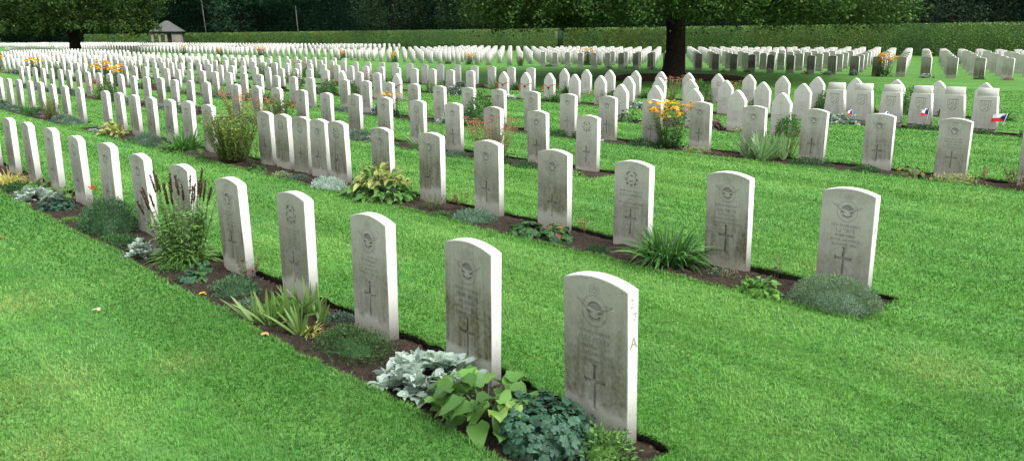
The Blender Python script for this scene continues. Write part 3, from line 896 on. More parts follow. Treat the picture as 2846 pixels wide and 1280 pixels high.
def dome(n, rx, ry, h, lo=.75, lumpy=.34):
    d = rdir(n, -.05, 1.0); r = RNG.uniform(lo, 1.0, n)
    # lumpy surface
    lump = 1+lumpy*(fbm(d[:, 0]*2.6+d[:, 2]*1.7+9+RNG.random()*40, d[:, 1]*2.6+5, 3)-.55)*2
    P = d*np.array([rx, ry, h])*(r*lump)[:, None]
    return P, unit(d/np.array([rx, ry, h]))
def core(mb, rx, ry, h, C):
    th = np.linspace(0, 2*PI, 20, endpoint=False); ph = np.linspace(0, PI/2, 7)
    V = np.array([[rx*math.cos(t)*math.cos(p), ry*math.sin(t)*math.cos(p), h*math.sin(p)-.02] for p in ph for t in th])
    V[:, :2] *= (1+.12*np.sin(V[:, 0]*41+V[:, 1]*57))[:, None]
    i = np.arange(6)[:, None]*20+np.arange(20)[None]; j = np.arange(6)[:, None]*20+((np.arange(20)+1) % 20)[None]
    mb.add(V, [np.stack([i, j, j+20, i+20], -1).reshape(-1, 4)], C)

G_DK = [(.020, .070, .022), (.034, .095, .030), (.026, .080, .034)]
G_MID = [(.050, .135, .030), (.075, .175, .045), (.04, .11, .03)]
G_LT = [(.12, .26, .05), (.17, .31, .08), (.085, .20, .04)]
G_GREY = [(.10, .17, .12), (.14, .21, .155), (.07, .13, .085)]
G_BLUE = [(.034, .100, .056), (.052, .135, .080), (.026, .078, .042)]
SILV = [(.33, .42, .37), (.42, .51, .46), (.25, .34, .28)]
YEL = [(.42, .40, .08), (.55, .50, .15), (.30, .33, .07)]
YG = [(.20, .27, .05), (.29, .33, .09), (.12, .20, .04)]
RED = [(.16, .05, .035), (.10, .05, .03), (.20, .08, .05)]
STRAW = [(.36, .28, .15), (.28, .21, .11)]

def p_mound(rx=.22, ry=.18, h=.12, n=1700, ll=.022, lw=.009, cols=G_GREY, upb=.25, lumpy=.34):
    m = MB(); core(m, rx*.66, ry*.66, h*.62, np.array(cols[0]))
    P, No = dome(n, rx, ry, h, .66, lumpy)
    D = No*.75+.7*RNG.standard_normal((n, 3))*.6+np.array([0, 0, upb])
    c = pal(n, cols); kites(m, P, D, ll*RNG.uniform(.6, 1.3, n), lw*RNG.uniform(.7, 1.3, n), c)
    return [('foliage', m)]
def p_leafy(rx=.22, ry=.18, h=.14, n=260, ll=.05, lw=.03, cols=G_MID, edge=None, droop=.35, shape='oval'):
    m = MB(); core(m, rx*.6, ry*.6, h*.6, np.array(cols[0]))
    P, No = dome(n, rx, ry, h, .55)
    D = No+.5*RNG.standard_normal((n, 3))+np.array([0, 0, .1])
    leaves(m, P, D, ll*RNG.uniform(.6, 1.25, n), lw*RNG.uniform(.7, 1.2, n), pal(n, cols), droop, .3, shape, None if edge is None else pal(n, edge))
    return [('foliage', m)]
def p_lobed(rx=.24, ry=.2, h=.18, n=230, r=.032, cols=G_BLUE, lobes=7):
    m = MB(); core(m, rx*.75, ry*.75, h*.72, np.array(cols[0]))
    P, No = dome(n, rx, ry, h, .8)
    lobed(m, P, No+np.array([0, 0, .45])+.35*RNG.standard_normal((n, 3)), r*RNG.uniform(.6, 1.25, n), pal(n, cols), lobes)
    return [('foliage', m)]
def p_rosettes(rx=.24, ry=.2, h=.10, k=34, ll=.10, lw=.042, cols=SILV):
    m = MB(); P, No = dome(k, rx, ry, h, .55); P[:, 2] += .01
    for i in range(k):
        q = RNG.integers(6, 10); a = RNG.random()*6.3+np.arange(q)*2.4
        el = RNG.uniform(.25, 1.2, q); D = np.stack([np.cos(a)*np.cos(el), np.sin(a)*np.cos(el), np.sin(el)], -1)+No[i]*.35
        leaves(m, np.repeat(P[i][None], q, 0), D, ll*RNG.uniform(.6, 1.15, q), lw*RNG.uniform(.8, 1.15, q), pal(q, cols, .1), .3, .28)
    b = MB(); q = 26; a = RNG.random(q)*6.3
    leaves(b, np.stack([np.cos(a)*rx*.9, np.sin(a)*ry*.9, np.full(q, .012)], -1), np.stack([np.cos(a), np.sin(a), np.full(q, .1)], -1), .07, .03, pal(q, STRAW), .3, .2)
    return [('foliage', m), ('dry_leaves', b)]
def p_blades(n=130, h=.34, w=.011, base=.06, lo=30, hi=88, droop=.55, cols=G_MID, fold=.25, shape='strap'):
    m = MB(); a = RNG.random(n)*2*PI; el = np.radians(RNG.uniform(lo, hi, n)); r = base*np.sqrt(RNG.random(n))
    P = np.stack([r*np.cos(a), r*np.sin(a), np.zeros(n)], -1)
    a2 = a+.5*RNG.standard_normal(n)
    D = np.stack([np.cos(a2)*np.cos(el), np.sin(a2)*np.cos(el), np.sin(el)], -1)
    ln = h*RNG.uniform(.55, 1.2, n)
    leaves(m, P, D, ln, w*RNG.uniform(.7, 1.2, n)*2, pal(n, cols), droop*RNG.uniform(.5, 1.4, n), fold, shape)
    return [('foliage', m)]
def p_fans(k=5, n=9, h=.36, w=.016, spread=.2, cols=G_LT):
    m = MB()
    for i in range(k):
        c = RNG.uniform(-1, 1, 2)*spread; a0 = RNG.random()*PI; q = n
        el = np.radians(np.linspace(35, 145, q)+RNG.normal(0, 8, q))
        D = np.stack([np.cos(a0)*np.cos(el), np.sin(a0)*np.cos(el), np.sin(el)], -1)
        P = np.tile([c[0], c[1], 0], (q, 1))+D*np.array([.03, .03, 0])
        leaves(m, P, D, h*RNG.uniform(.55, 1.1, q), w*2*RNG.uniform(.8, 1.2, q), pal(q, cols, .12), .12, .2, 'blade')
    return [('foliage', m)]
def stems_of(k, h, spread, lean=.2, r=.0028, col=(.10, .15, .04), m=None):
    m = m or MB(); tops = []
    for i in range(k):
        a = RNG.random()*2*PI; q = spread*math.sqrt(RNG.random()); hh = h*RNG.uniform(.72, 1.08)
        b = np.array([q*math.cos(a)*.5, q*math.sin(a)*.5, 0]); t = np.array([q*math.cos(a)*(1+lean)+RNG.normal(0, .02), q*math.sin(a)*(1+lean)+RNG.normal(0, .02), hh])
        mid = (b+t)/2+np.array([RNG.normal(0, .01), RNG.normal(0, .01), 0])
        P = np.stack([b, mid*.5+.5*(b*.5+t*.5), t]); m.tube(P, [r, r*.9, r*.7], col, 5); tops.append((P, t, hh))
    return m, tops
def p_sedum(k=22, h=.42, spread=.2, head=.035, cols=((.33, .10, .085), (.42, .17, .12), (.25, .09, .06)), green=((.24, .25, .10), (.33, .30, .13), (.16, .14, .06))):
    st, tops = stems_of(k, h, spread, .5, .004, (.28, .30, .10)); f = MB(); fl = MB()
    for P, t, hh in tops:
        q = 26; u = RNG.random(q)*.95; a = RNG.random(q)*6.3; b = P[0]*(1-u[:, None])+t*u[:, None]
        leaves(f, b, np.stack([np.cos(a), np.sin(a), np.full(q, .45)], -1), .045*RNG.uniform(.6, 1.2, q), .02, pal(q, list(green)), .2, .3)
        q = 46; rr = head*np.sqrt(RNG.random(q))*RNG.uniform(.7, 1.25); a = RNG.random(q)*6.3
        C = np.stack([t[0]+rr*np.cos(a), t[1]+rr*np.sin(a), t[2]+.012*RNG.random(q)], -1)
        kites(fl, C, rdir(q, .2, 1), .012, .012, pal(q, list(cols), .2))
    return [('stems', st), ('foliage', f), ('blossom', fl)]
def flower_daisy(c1=(.72, .33, .01), r=.034, petals=12):
    m = MB(); a = np.arange(petals)*2*PI/petals+RNG.normal(0, .08, petals)
    D = np.stack([np.cos(a), np.sin(a), np.full(petals, .12)], -1)
    leaves(m, D*np.array([.006, .006, 0]), D, r*RNG.uniform(.85, 1.1, petals), .0135, pal(petals, [c1, (c1[0]*1.05, c1[1]*1.15, c1[2])], .08), .45, .15)
    c = MB(); core(c, .0095, .0095, .014, np.array((.025, .012, .008)))
    return m, c
def p_shrub(k=40, h=.5, spread=.22, q=34, ll=.034, lw=.012, cols=YG, r=.0025, lean=.35):
    st, tops = stems_of(k, h, spread, lean, r, (.10, .12, .035)); f = MB()
    for P, t, hh in tops:
        u = .12+.88*RNG.random(q)**.8; a = RNG.random(q)*6.3; b = P[0]*(1-u[:, None])+t*u[:, None]
        leaves(f, b, np.stack([np.cos(a), np.sin(a), np.full(q, .75)], -1), ll*RNG.uniform(.6, 1.2, q), lw, pal(q, cols), .25, .25, 'oval')
    return [('stems', st), ('foliage', f)]
def p_twig(k=5, h=.22, cols=RED, n=7):
    st, tops = stems_of(k, h, .09, .5, .0022, (.16, .10, .06)); f = MB()
    for P, t, hh in tops:
        q = n; u = .35+.65*RNG.random(q); a = RNG.random(q)*6.3; b = P[0]*(1-u[:, None])+t*u[:, None]
        leaves(f, b, np.stack([np.cos(a), np.sin(a), np.full(q, .3)], -1), .035, .02, pal(q, cols), .3, .3)
    return [('stems', st), ('foliage', f)]
def p_flowers_small(rx=.16, ry=.14, h=.14, cols=((.75, .76, .74), (.68, .7, .7)), n=220, green=G_GREY):
    parts = p_mound(rx, ry, h, 1900, .04, .016, list(green)); m = MB(); P, No = dome(n, rx*1.02, ry*1.02, h*1.06, .95)
    kites(m, P, rdir(n, 0, 1), .022, .02, pal(n, list(cols), .06)); return parts+[('blossom', m)]
def p_rudbeckia(k=26, h=.62, spread=.2, per=True, base=True, r=.036):
    st, tops = stems_of(k, h, spread, .45, .0032, (.13, .17, .05)); f = MB()
    for P, t, hh in tops:
        q = 12; u = .1+.75*RNG.random(q); a = RNG.random(q)*6.3; b = P[0]*(1-u[:, None])+t*u[:, None]
        leaves(f, b, np.stack([np.cos(a), np.sin(a), np.full(q, .35)], -1), .075*RNG.uniform(.6, 1.2, q), .026, pal(q, G_DK+G_MID), .4, .25)
    if base:
        q = 90; P, No = dome(q, spread*1.1, spread*1.1, h*.30, .4)
        leaves(f, P, No+.4*RNG.standard_normal((q, 3)), .11*RNG.uniform(.6, 1.2, q), .05, pal(q, G_DK+G_MID), .45, .25)
    return [('stems', st), ('foliage', f)], [t for _, t, _ in tops]

def make(parts, name, loc, rz=0.0, sc=1.0, mat=None):
    """a plant: root mesh is the foliage when it is all there is, else an Empty with its parts"""
    mat = mat or M_LEAF
    if len(parts) == 1:
        o = obj(name, parts[0][1].mesh(name, mat), None, loc, rz); o.scale = (sc,)*3; return o
    o = empty(name, loc, rz); o.scale = (sc,)*3
    for nm, mb in parts: obj(nm, mb.mesh(nm, mat), o)
    return o
def copy_tree(o, loc, rz=0.0, sc=1.0):
    c = o.copy(); COL.objects.link(c); c.location = loc; c.rotation_euler = (0, 0, rz)
    c.scale = (sc,)*3 if not isinstance(sc, tuple) else sc
    for ch in list(o.children):
        d = ch.copy(); COL.objects.link(d); d.parent = c
    return c

POINTED_X = {4: [-5.33, -6.27, -7.25, -8.22, -9.15], 5: [-6.35, -7.32, -8.28, -9.26, -10.2, -11.18, -12.13, -13.07, -14.03, -15.0, -15.95],
             6: [-3.56, -4.52, -5.45, -6.42, -7.40, -8.34, -9.32, -10.28, -11.25, -12.21, -13.15, -14.15, -15.11, -16.07]}
STEP_X = [-2.70, -3.27, -3.86, -4.44, -5.03, -5.61]
USED = set()
def where(x, y):
    k = int(round((y+.2)/ROW)) if y < 25 else 11+int(round((y+.2-YB)/ROW))
    rp = row_phrase(k); word = 'stones'; xs = [s['x'] for s in byk.get(k, [])]
    if k in POINTED_X and x > -16.6:
        xs = POINTED_X[k]; word = 'pointed stones'
        if k == 5 and x > -5.9: xs = STEP_X; word = 'stepped stones'
    if not xs: return 'in the '+rp, k
    xs = sorted(xs, reverse=True)
    j = min(range(len(xs)), key=lambda i: abs(xs[i]-x))
    if abs(xs[j]-x) < .2 or (j == 0 and x > xs[0]) or (j == len(xs)-1 and x < xs[-1]):
        return f'before the {ordinal(j+1)} {word[:-1]} of the {rp}', k
    if x > xs[j]: j -= 1
    return f'between {ordinal(j+1)} and {ordinal(j+2)} {word} of the {rp}', k
def label(o, desc, cat, x, y, group=None):
    w, k = where(x, y); t = f'{desc} {w}'
    if t in USED: t = f'smaller {desc} {w}'
    if t in USED: return False
    USED.add(t); tag(o, t, cat, group); return True

SPOTS = []
def put(name, parts, x, y, desc, cat, rz=None, sc=1.0, zoff=-.035, full=None):
    z = float(terrain(x, y))+zoff
    o = make(parts, name, (x, y, z), RNG.random()*6.3 if rz is None else rz, sc)
    SPOTS.append((x, y))
    if full: tag(o, full, cat); USED.add(full)
    else: label(o, desc, cat, x, y)
    return o

def planted():
    # ---- front row, from the near end
    put('shrublet', p_leafy(.17, .14, .15, 620, .028, .013, G_LT+G_MID, None, .1), .02, -.13, 'bright green small-leaved clump', 'plant')
    put('columbine', p_lobed(.25, .21, .25, 820, .024, G_BLUE, 6), -.27, -.22, 'large blue-green mound of scalloped leaves', 'plant')
    # heart-leaved plant
    m = MB(); st = MB(); n = 54; a = RNG.random(n)*6.3; rr = .26*np.sqrt(RNG.random(n)); hh = RNG.uniform(.08, .27, n)*(1.1-rr*1.2)
    P = np.stack([rr*np.cos(a), rr*np.sin(a)*.8, hh], -1); D = np.stack([np.cos(a), np.sin(a), RNG.uniform(-.6, .5, n)], -1)+.5*RNG.standard_normal((n, 3))*np.array([1, 1, .4])
    C = pal(n, [(.07, .18, .035), (.10, .23, .045), (.06, .15, .03), (.13, .27, .055)], .14); E = np.where(RNG.random((n, 1)) < .16, np.array([[.22, .33, .07]]), C)
    leaves(m, P, D, RNG.uniform(.07, .13, n), RNG.uniform(.07, .12, n), C, .35, .26, 'heart', E)
    for i in range(n):
        b = P[i]*np.array([.25, .25, 0]); st.tube(np.stack([b, (b+P[i])/2+np.array([0, 0, .03]), P[i]]), .0025, (.11, .16, .06), 5)
    put('heart_leaf_plant', [('foliage', m), ('stems', st)], -.60, -.27, 'broad heart-leaved green plant with yellowing edges', 'plant', 0)
    put('lambs_ear', p_rosettes(.30, .24, .16, 60, .125, .050), -1.10, -.22, 'silvery woolly-leaved clump', 'plant', 0)
    put('thyme_mound', p_mound(.31, .20, .14, 4200, .018, .008, [(.035, .10, .03), (.05, .13, .038), (.07, .10, .035)]), -1.86, -.22, 'dark green creeping mound', 'plant', 0)
    put('striped_sedge', p_blades(90, .17, .0035, .03, 15, 75, .7, YEL+[(.25, .32, .08)], 0, 'blade'), -2.27, -.27, 'small arching yellow-striped grass tuft', 'plant')
    put('sword_leaf_plant', p_fans(13, 9, .30, .011, .25, [(.15, .27, .06), (.20, .31, .09), (.11, .22, .06)]), -2.52, -.18, 'upright sword-leaved clump', 'plant')
    put('moss_mound', p_mound(.17, .14, .10, 1500, .016, .007, [(.10, .27, .03), (.14, .33, .05)]), -2.80, -.17, 'lime green mossy mound', 'plant', 0)
    put('thyme_mound', p_mound(.24, .17, .13, 2200, .020, .009, [(.06, .14, .065), (.09, .18, .09), (.05, .12, .05)]), -3.40, -.22, 'grey-green thyme mound', 'plant', 0)
    put('columbine', p_lobed(.12, .10, .10, 60, .03, G_BLUE+G_MID), -3.92, -.33, 'little blue-green columbine', 'plant')
    put('columbine', p_lobed(.10, .09, .14, 40, .028, G_BLUE+G_MID), -4.10, -.16, 'taller sparse columbine', 'plant')
    put('rose_twig', p_twig(6, .18, RED+G_MID), -3.68, .02, 'small bare-stemmed rose', 'plant')
    # blazing star with dead brown spikes
    st, tops = stems_of(34, .62, .24, .18, .0045, (.10, .16, .05)); f = MB()
    spk = []
    for P, t, hh in tops:
        q = 64; u = RNG.random(q)**.75*.88; a = RNG.random(q)*6.3; b = P[0]*(1-u[:, None])+t*u[:, None]
        leaves(f, b, np.stack([np.cos(a), np.sin(a), np.full(q, .55)], -1), .125*(1.2-u), .012, pal(q, [(.16, .32, .075), (.22, .38, .12), (.12, .26, .06)]), .45, 0, 'blade')
    q = 360; a = RNG.random(q)*6.3; el = np.radians(RNG.uniform(15, 82, q))
    leaves(f, np.stack([.12*np.cos(a), .1*np.sin(a), np.zeros(q)], -1), np.stack([np.cos(a)*np.cos(el), np.sin(a)*np.cos(el), np.sin(el)], -1),   .30*RNG.uniform(.6, 1.2, q), .017, pal(q, [(.10, .22, .045), (.15, .28, .07)]), .6, .2, 'blade')
    o = put('blazing_star', [('stems', st), ('foliage', f)], -4.55, -.13, 'tall feathery clump with brown seed spikes', 'plant', 0)
    for P, t, hh in tops:
        if hh < .46 and RNG.random() < .5: continue
        s = MB(); q = 120; u = RNG.random(q); a = RNG.random(q)*6.3; T = unit((t-P[1])[None])[0]; ln = RNG.uniform(.09, .17)
        s.tube(np.stack([t-T*.005, t+T*ln]), [.005, .0035], (.05, .033, .02), 6)
        kites(s, t+T*(u*ln)[:, None], np.stack([np.cos(a), np.sin(a), np.full(q, .5)], -1),   .014, .009, pal(q, [(.095, .060, .038), (.15, .10, .065), (.06, .04, .026)], .25))
        obj('seed_spike', s.mesh('seed_spike', M_LEAF), o)
    put('silver_tuft', p_rosettes(.17, .13, .10, 22, .09, .035), -4.95, -.35, 'small silver-leaved tuft', 'plant')
    put('green_mound', p_mound(.22, .15, .10, 1500, .02, .009, G_DK+G_MID), -5.45, -.30, 'low dark green mound', 'plant', 0)
    put('lavender_bush', p_mound(.36, .27, .33, 9000, .020, .008, [(.045, .12, .045), (.075, .17, .07), (.03, .085, .035)], .5, .26), -6.18, -.20, 'rounded bushy dark green shrub', 'shrub', 0)
    o = put('geum', p_twig(6, .30, G_MID, 3)+[('leaf_tuft', p_lobed(.08, .07, .08, 26, .03, G_MID)[0][1])], -7.15, -.02, 'slender plant with one bright red flower', 'plant', 0)
    fm = MB(); q = 22; P, No = dome(q, .028, .028, .026, .4)
    leaves(fm, P, No, .026, .026, pal(q, [(.75, .05, .03), (.82, .09, .05)], .06), .2, .2)
    fo = obj('flower', fm.mesh('flower', M_LEAF), o, (.03, -.02, .28))
    put('coral_bells', p_lobed(.26, .2, .15, 240, .032, [(.022, .075, .045), (.04, .10, .06), (.03, .06, .035)]), -7.68, -.27, 'dark green mound of crinkled leaves', 'plant', 0)
    put('lambs_ear', p_rosettes(.25, .17, .11, 30, .12, .05), -8.42, -.30, 'spreading silver woolly-leaved clump', 'plant', 0)
    put('bergenia', p_leafy(.16, .14, .16, 18, .15, .12, [(.11, .26, .05), (.15, .30, .06)], None, .4), -8.85, -.12, 'few large glossy green leaves', 'plant', 0)
    put('green_mound', p_mound(.22, .16, .10, 1100, .03, .012, G_DK+G_MID), -9.25, -.30, 'low dark leafy mound', 'plant', 0)
    put('golden_grass', p_blades(420, .36, .004, .10, 25, 85, .75, YEL+[(.62, .58, .25)], 0, 'blade'), -9.85, -.24, 'arching golden yellow grass', 'plant')
    put('fern_tuft', p_leafy(.12, .1, .14, 60, .07, .03, G_LT), -8.25, .0, 'pale green leafy tuft', 'plant')
    for x, y, c in ((-4.32, -.34, G_MID), (-5.1, .0, G_GREY), (-5.75, -.32, G_MID), (-6.85, -.36, G_LT), (-3.05, -.30, G_GREY), (-2.35, .02, G_GREY)):
        put('creeping_plant', p_mound(.13, .09, .06, 700, .02, .009, c), x, y, 'little creeping mat', 'plant')
    for x, y, c in ((-2.25, 2.52, G_DK), (-4.3, 2.44, G_MID), (-6.02, 2.86, G_GREY), (-7.45, 2.58, G_GREY), (-10.1, 2.42, G_MID), (-13.3, 2.48, G_MID), (-11.75, 2.44, G_LT)):
        put('creeping_plant', p_mound(.15, .10, .07, 700, .022, .010, c), x, y, 'little creeping mat', 'plant')
    # ---- second row
    put('grey_mound', p_mound(.33, .28, .24, 16000, .014, .006, [(.13, .22, .14), (.17, .27, .17), (.09, .16, .10), (.22, .30, .14)], .4, .10), -.17, 2.60, 'large dense grey-green cushion', 'shrub', 0)
    put('primrose', p_leafy(.17, .15, .13, 80, .09, .05, [(.10, .27, .04), (.14, .32, .06), (.08, .22, .04)], None, .45), -.70, 2.46, 'bright green rosette of broad leaves', 'plant', 0)
    put('rose_twig', p_twig(3, .26, G_BLUE+[(.25, .18, .05)], 5), -.76, 2.84, 'thin young rose shoot', 'plant')
    put('creeping_plant', p_mound(.16, .12, .05, 500, .02, .01, G_GREY+STRAW), -1.13, 2.72, 'half-dead creeping plant', 'plant', 0)
    put('daylily', p_blades(330, .53, .0105, .13, 38, 86, .60, [(.045, .145, .028), (.07, .19, .04), (.035, .11, .025), (.11, .24, .06)])+[('dead_leaves', p_blades(34, .26, .004, .12, 2, 25, .25, STRAW, 0, 'blade')[0][1])], -1.62, 2.66, 'large arching strap-leaved clump', 'plant')
    o = put('rose_twig', p_twig(4, .20, [(.30, .05, .03), (.22, .06, .04)], 5), -2.70, 2.86, 'young rose with red leaves', 'plant')
    a = p_lobed(.18, .15, .16, 105, .04, G_MID+G_DK+[(.05, .12, .05)]); b = MB(); P, No = dome(9, .17, .15, .16, .9); lobed(b, P, No, .035, pal(9, [(.30, .07, .04), (.38, .26, .07)]))
    put('coral_bells', a+[('coloured_leaves', b)], -2.82, 2.60, 'green clump with few red leaves', 'plant', 0)
    put('coral_bells', p_lobed(.2, .16, .15, 120, .038, G_MID+G_DK), -3.16, 2.56, 'green crinkle-leaved clump', 'plant', 0)
    put('thyme_mound', p_mound(.29, .20, .12, 3000, .02, .009, [(.12, .22, .15), (.16, .27, .19), (.08, .16, .10)]), -3.96, 2.60, 'blue-green thyme cushion', 'plant', 0)
    put('heather_tuft', p_shrub(40, .16, .15, 22, .016, .004, [(.05, .13, .05), (.09, .15, .07), (.12, .10, .05)], .002), -4.66, 2.64, 'wispy green heather tuft', 'plant')
    put('rose_twig', p_twig(7, .24, RED+[(.16, .18, .05)]), -4.42, 2.86, 'small bronze-leaved rose', 'plant')
    m = MB(); n = 330; P, No = dome(n, .42, .33, .36, .6); yl = (P[:, 2] > .17)[:, None] & (RNG.random((n, 1)) < .75)
    C = np.where(yl, pal(n, [(.19, .27, .05), (.28, .33, .08), (.14, .24, .045)]), pal(n, [(.08, .21, .045), (.12, .26, .06)])); E = np.where(yl, pal(n, [(.44, .44, .16), (.52, .50, .22), (.28, .28, .08)]), C)
    leaves(m, P, No+.4*RNG.standard_normal((n, 3)), RNG.uniform(.11, .19, n), RNG.uniform(.05, .085, n), C, .55, .25, 'oval', E)
    put('hosta', [('foliage', m)], -5.60, 2.62, 'big hosta with yellow-variegated leaves', 'plant', 0)
    put('wormwood', p_mound(.30, .20, .17, 3200, .026, .006, [(.36, .47, .42), (.45, .55, .50), (.27, .37, .32)], .4), -6.52, 2.48, 'silvery feathery wormwood cushion', 'plant', 0)
    put('purple_tuft', p_leafy(.12, .09, .08, 60, .04, .025, [(.07, .04, .05), (.05, .06, .035), (.10, .06, .06)]), -7.18, 2.48, 'low purple-leaved tuft', 'plant')
    put('spindle', p_leafy(.19, .13, .09, 300, .03, .018, [(.10, .19, .07), (.15, .24, .10)], [(.34, .40, .24), (.28, .35, .18)]), -7.80, 2.52, 'low pale-edged spindle', 'plant', 0)
    put('strawberry', p_lobed(.19, .15, .12, 90, .035, G_MID+[(.08, .22, .05)], 5), -8.38, 2.46, 'bright green strawberry-like clump', 'plant', 0)
    put('goldenrod', p_shrub(110, .72, .34, 44, .055, .018, YG+[(.10, .20, .04)], .003, .2), -9.45, 2.62, 'tall yellow-green bushy perennial', 'shrub')
    put('thin_perennial', p_shrub(16, .45, .16, 26, .03, .008, G_MID, .002), -8.98, 2.70, 'wispy thin-stemmed perennial', 'plant')
    put('daylily', p_blades(280, .54, .0105, .15, 28, 85, .55, [(.045, .145, .028), (.07, .19, .04), (.10, .23, .05)])+[('dead_leaves', p_blades(30, .28, .004, .1, 5, 40, .3, STRAW, 0, 'blade')[0][1])], -11.25, 2.62, 'dark green arching strap-leaved clump', 'plant')
    put('heather_tuft', p_mound(.22, .16, .10, 1100, .02, .008, [(.08, .07, .05), (.07, .12, .06)]), -10.55, 2.46, 'low brown-green heather', 'plant', 0)
    put('lavender_bush', p_mound(.36, .22, .20, 3000, .025, .008, G_GREY+[(.06, .13, .085)], .4), -12.75, 2.55, 'grey-green lavender cushion', 'shrub', 0)
    put('lavender_bush', p_mound(.30, .20, .18, 2600, .025, .008, [(.06, .11, .075), (.09, .14, .09)], .4), -12.12, 2.48, 'darker grey-green lavender cushion', 'shrub', 0)
    m = MB(); n = 110; P, No = dome(n, .36, .24, .24, .6)
    C = pal(n, [(.25, .29, .06), (.33, .34, .09), (.13, .26, .05)]); leaves(m, P, No+.4*RNG.standard_normal((n, 3)), RNG.uniform(.1, .17, n), .07, C, .5, .25, 'oval', pal(n, [(.5, .47, .18), (.4, .4, .12)]))
    put('hosta', [('foliage', m)], -14.35, 2.52, 'yellow-green variegated hosta', 'plant', 0)
    put('silver_tuft', p_mound(.12, .10, .08, 500, .02, .007, SILV), -15.35, 2.46, 'tiny silver cushion', 'plant')
    put('grey_mound', p_mound(.28, .22, .20, 2200, .025, .008, G_GREY, .5), -17.10, 2.58, 'rounded grey-green cushion', 'shrub', 0)
    put('dwarf_conifer', p_shrub(46, .48, .22, 40, .03, .01, YG+[(.22, .22, .05)], .003, .1), -18.75, 2.62, 'upright golden-green dwarf conifer', 'shrub')
    put('daylily', p_blades(170, .40, .009, .10, 30, 86, .55, [(.05, .17, .03), (.08, .22, .045)]), -20.85, 2.64, 'bright green grassy clump', 'plant')
    # ---- third row
    put('stonecrop', p_sedum(44, .62, .30, .05), -6.95, 5.62, 'tall fading pink stonecrop', 'plant')
    put('box_cushion', p_leafy(.22, .17, .15, 620, .026, .013, G_DK+[(.045, .13, .04)], None, .1), -5.90, 5.28, 'dark green glossy box cushion', 'plant', 0)
    put('box_cushion', p_leafy(.16, .14, .13, 420, .026, .013, G_DK+[(.045, .13, .04)], None, .1), -6.36, 5.30, 'small dark box cushion', 'plant', 0)
    put('primrose', p_leafy(.15, .13, .09, 80, .05, .03, [(.12, .26, .06), (.16, .30, .08)]), -5.05, 5.36, 'light green low leafy clump', 'plant', 0)
    put('thyme_mound', p_mound(.25, .19, .12, 1800, .02, .009, G_GREY+[(.07, .15, .08)]), -7.42, 5.30, 'grey-green thyme cushion', 'plant', 0)
    put('spindle', p_leafy(.17, .13, .10, 260, .03, .018, [(.16, .22, .05), (.22, .27, .07)], [(.42, .42, .15)]), -8.00, 5.32, 'yellow-edged spindle', 'plant', 0)
    put('coral_bells', p_lobed(.2, .16, .14, 100, .045, [(.04, .13, .06), (.06, .16, .07)]), -9.30, 5.34, 'green crinkle-leaved clump', 'plant', 0)
    put('stonecrop', p_sedum(34, .60, .28, .05, ((.45, .14, .13), (.52, .2, .17), (.35, .12, .10))), -14.15, 5.46, 'large pink-headed stonecrop', 'plant')
    put('stonecrop', p_sedum(24, .56, .28, .05, ((.40, .14, .13), (.45, .2, .17))), -24.7, 5.50, 'dusky pink stonecrop', 'plant')
    # ---- fourth row
    put('rose_bush', p_shrub(22, .26, .22, 18, .03, .018, RED+[(.06, .09, .04)], .0025), -.52, 8.30, 'dark red-leaved bush at the picture edge', 'plant')
    put('spindle', p_leafy(.34, .19, .13, 620, .03, .018, [(.16, .24, .07), (.22, .29, .09)], [(.42, .44, .20), (.36, .40, .15)]), -1.22, 8.30, 'cream-edged spreading spindle', 'plant', 0)
    put('rose_twig', p_twig(6, .26, [(.22, .07, .05)]), -.90, 8.34, 'young rose with dark red leaves', 'plant')
    put('coral_bells', p_lobed(.22, .16, .16, 130, .035, G_MID+[(.20, .10, .04), (.26, .20, .05)]), -1.80, 8.30, 'bronze and green crinkle-leaved clump', 'plant', 0)
    put('green_mound', p_mound(.22, .16, .12, 1500, .022, .01, G_MID+G_DK), -2.36, 8.28, 'low green mound', 'plant', 0)
    put('green_mound', p_mound(.34, .19, .13, 2400, .02, .009, G_DK+[(.05, .12, .035)]), -3.18, 8.30, 'wide dark green creeping mound', 'plant', 0)
    put('iris', p_fans(20, 10, .52, .014, .24, [(.22, .36, .17), (.28, .42, .22), (.18, .31, .14)]), -3.92, 8.40, 'stiff pale green iris fans', 'plant')
    put('knotweed', p_shrub(34, .50, .22, 12, .03, .01, [(.13, .06, .04), (.20, .09, .06), (.10, .10, .04)], .0025), -3.78, 8.72, 'brown-red seed-headed clump', 'plant')
    put('purple_tuft', p_leafy(.24, .14, .09, 130, .035, .022, [(.10, .045, .04), (.07, .06, .035)]), -4.52, 8.34, 'low dark red-leaved carpet', 'plant', 0)
    put('spindle', p_leafy(.28, .18, .12, 520, .03, .018, [(.12, .21, .06), (.16, .25, .08)], [(.33, .38, .16)]), -5.10, 8.34, 'pale-edged spindle cushion', 'plant', 0)
    pr, tops = p_rudbeckia(52, .74, .27, r=.04)
    o = put('coneflower', pr, -5.75, 8.50, 'tall orange coneflowers with dark centres', 'flowers', 0)
    dm, dc = flower_daisy(r=.052); me1, me2 = dm.mesh('petals', M_LEAF), dc.mesh('cone', M_LEAF)
    for t in tops:
        fo = obj('flower_head', me1, o, tuple(t)); fo.rotation_euler = (RNG.normal(0, .4)-.25, RNG.normal(0, .4), RNG.random()*6); s = RNG.uniform(.75, 1.15); fo.scale = (s, s, s)
        obj('cone', me2, fo)
    put('green_mound', p_mound(.30, .20, .16, 2000, .024, .01, G_DK+G_MID), -6.08, 8.26, 'dark green leafy cushion', 'plant', 0)
    pr, tops = p_rudbeckia(15, .55, .17)
    o = put('coneflower', pr, -13.35, 8.42, 'small orange coneflowers with dark centres', 'flowers', 0)
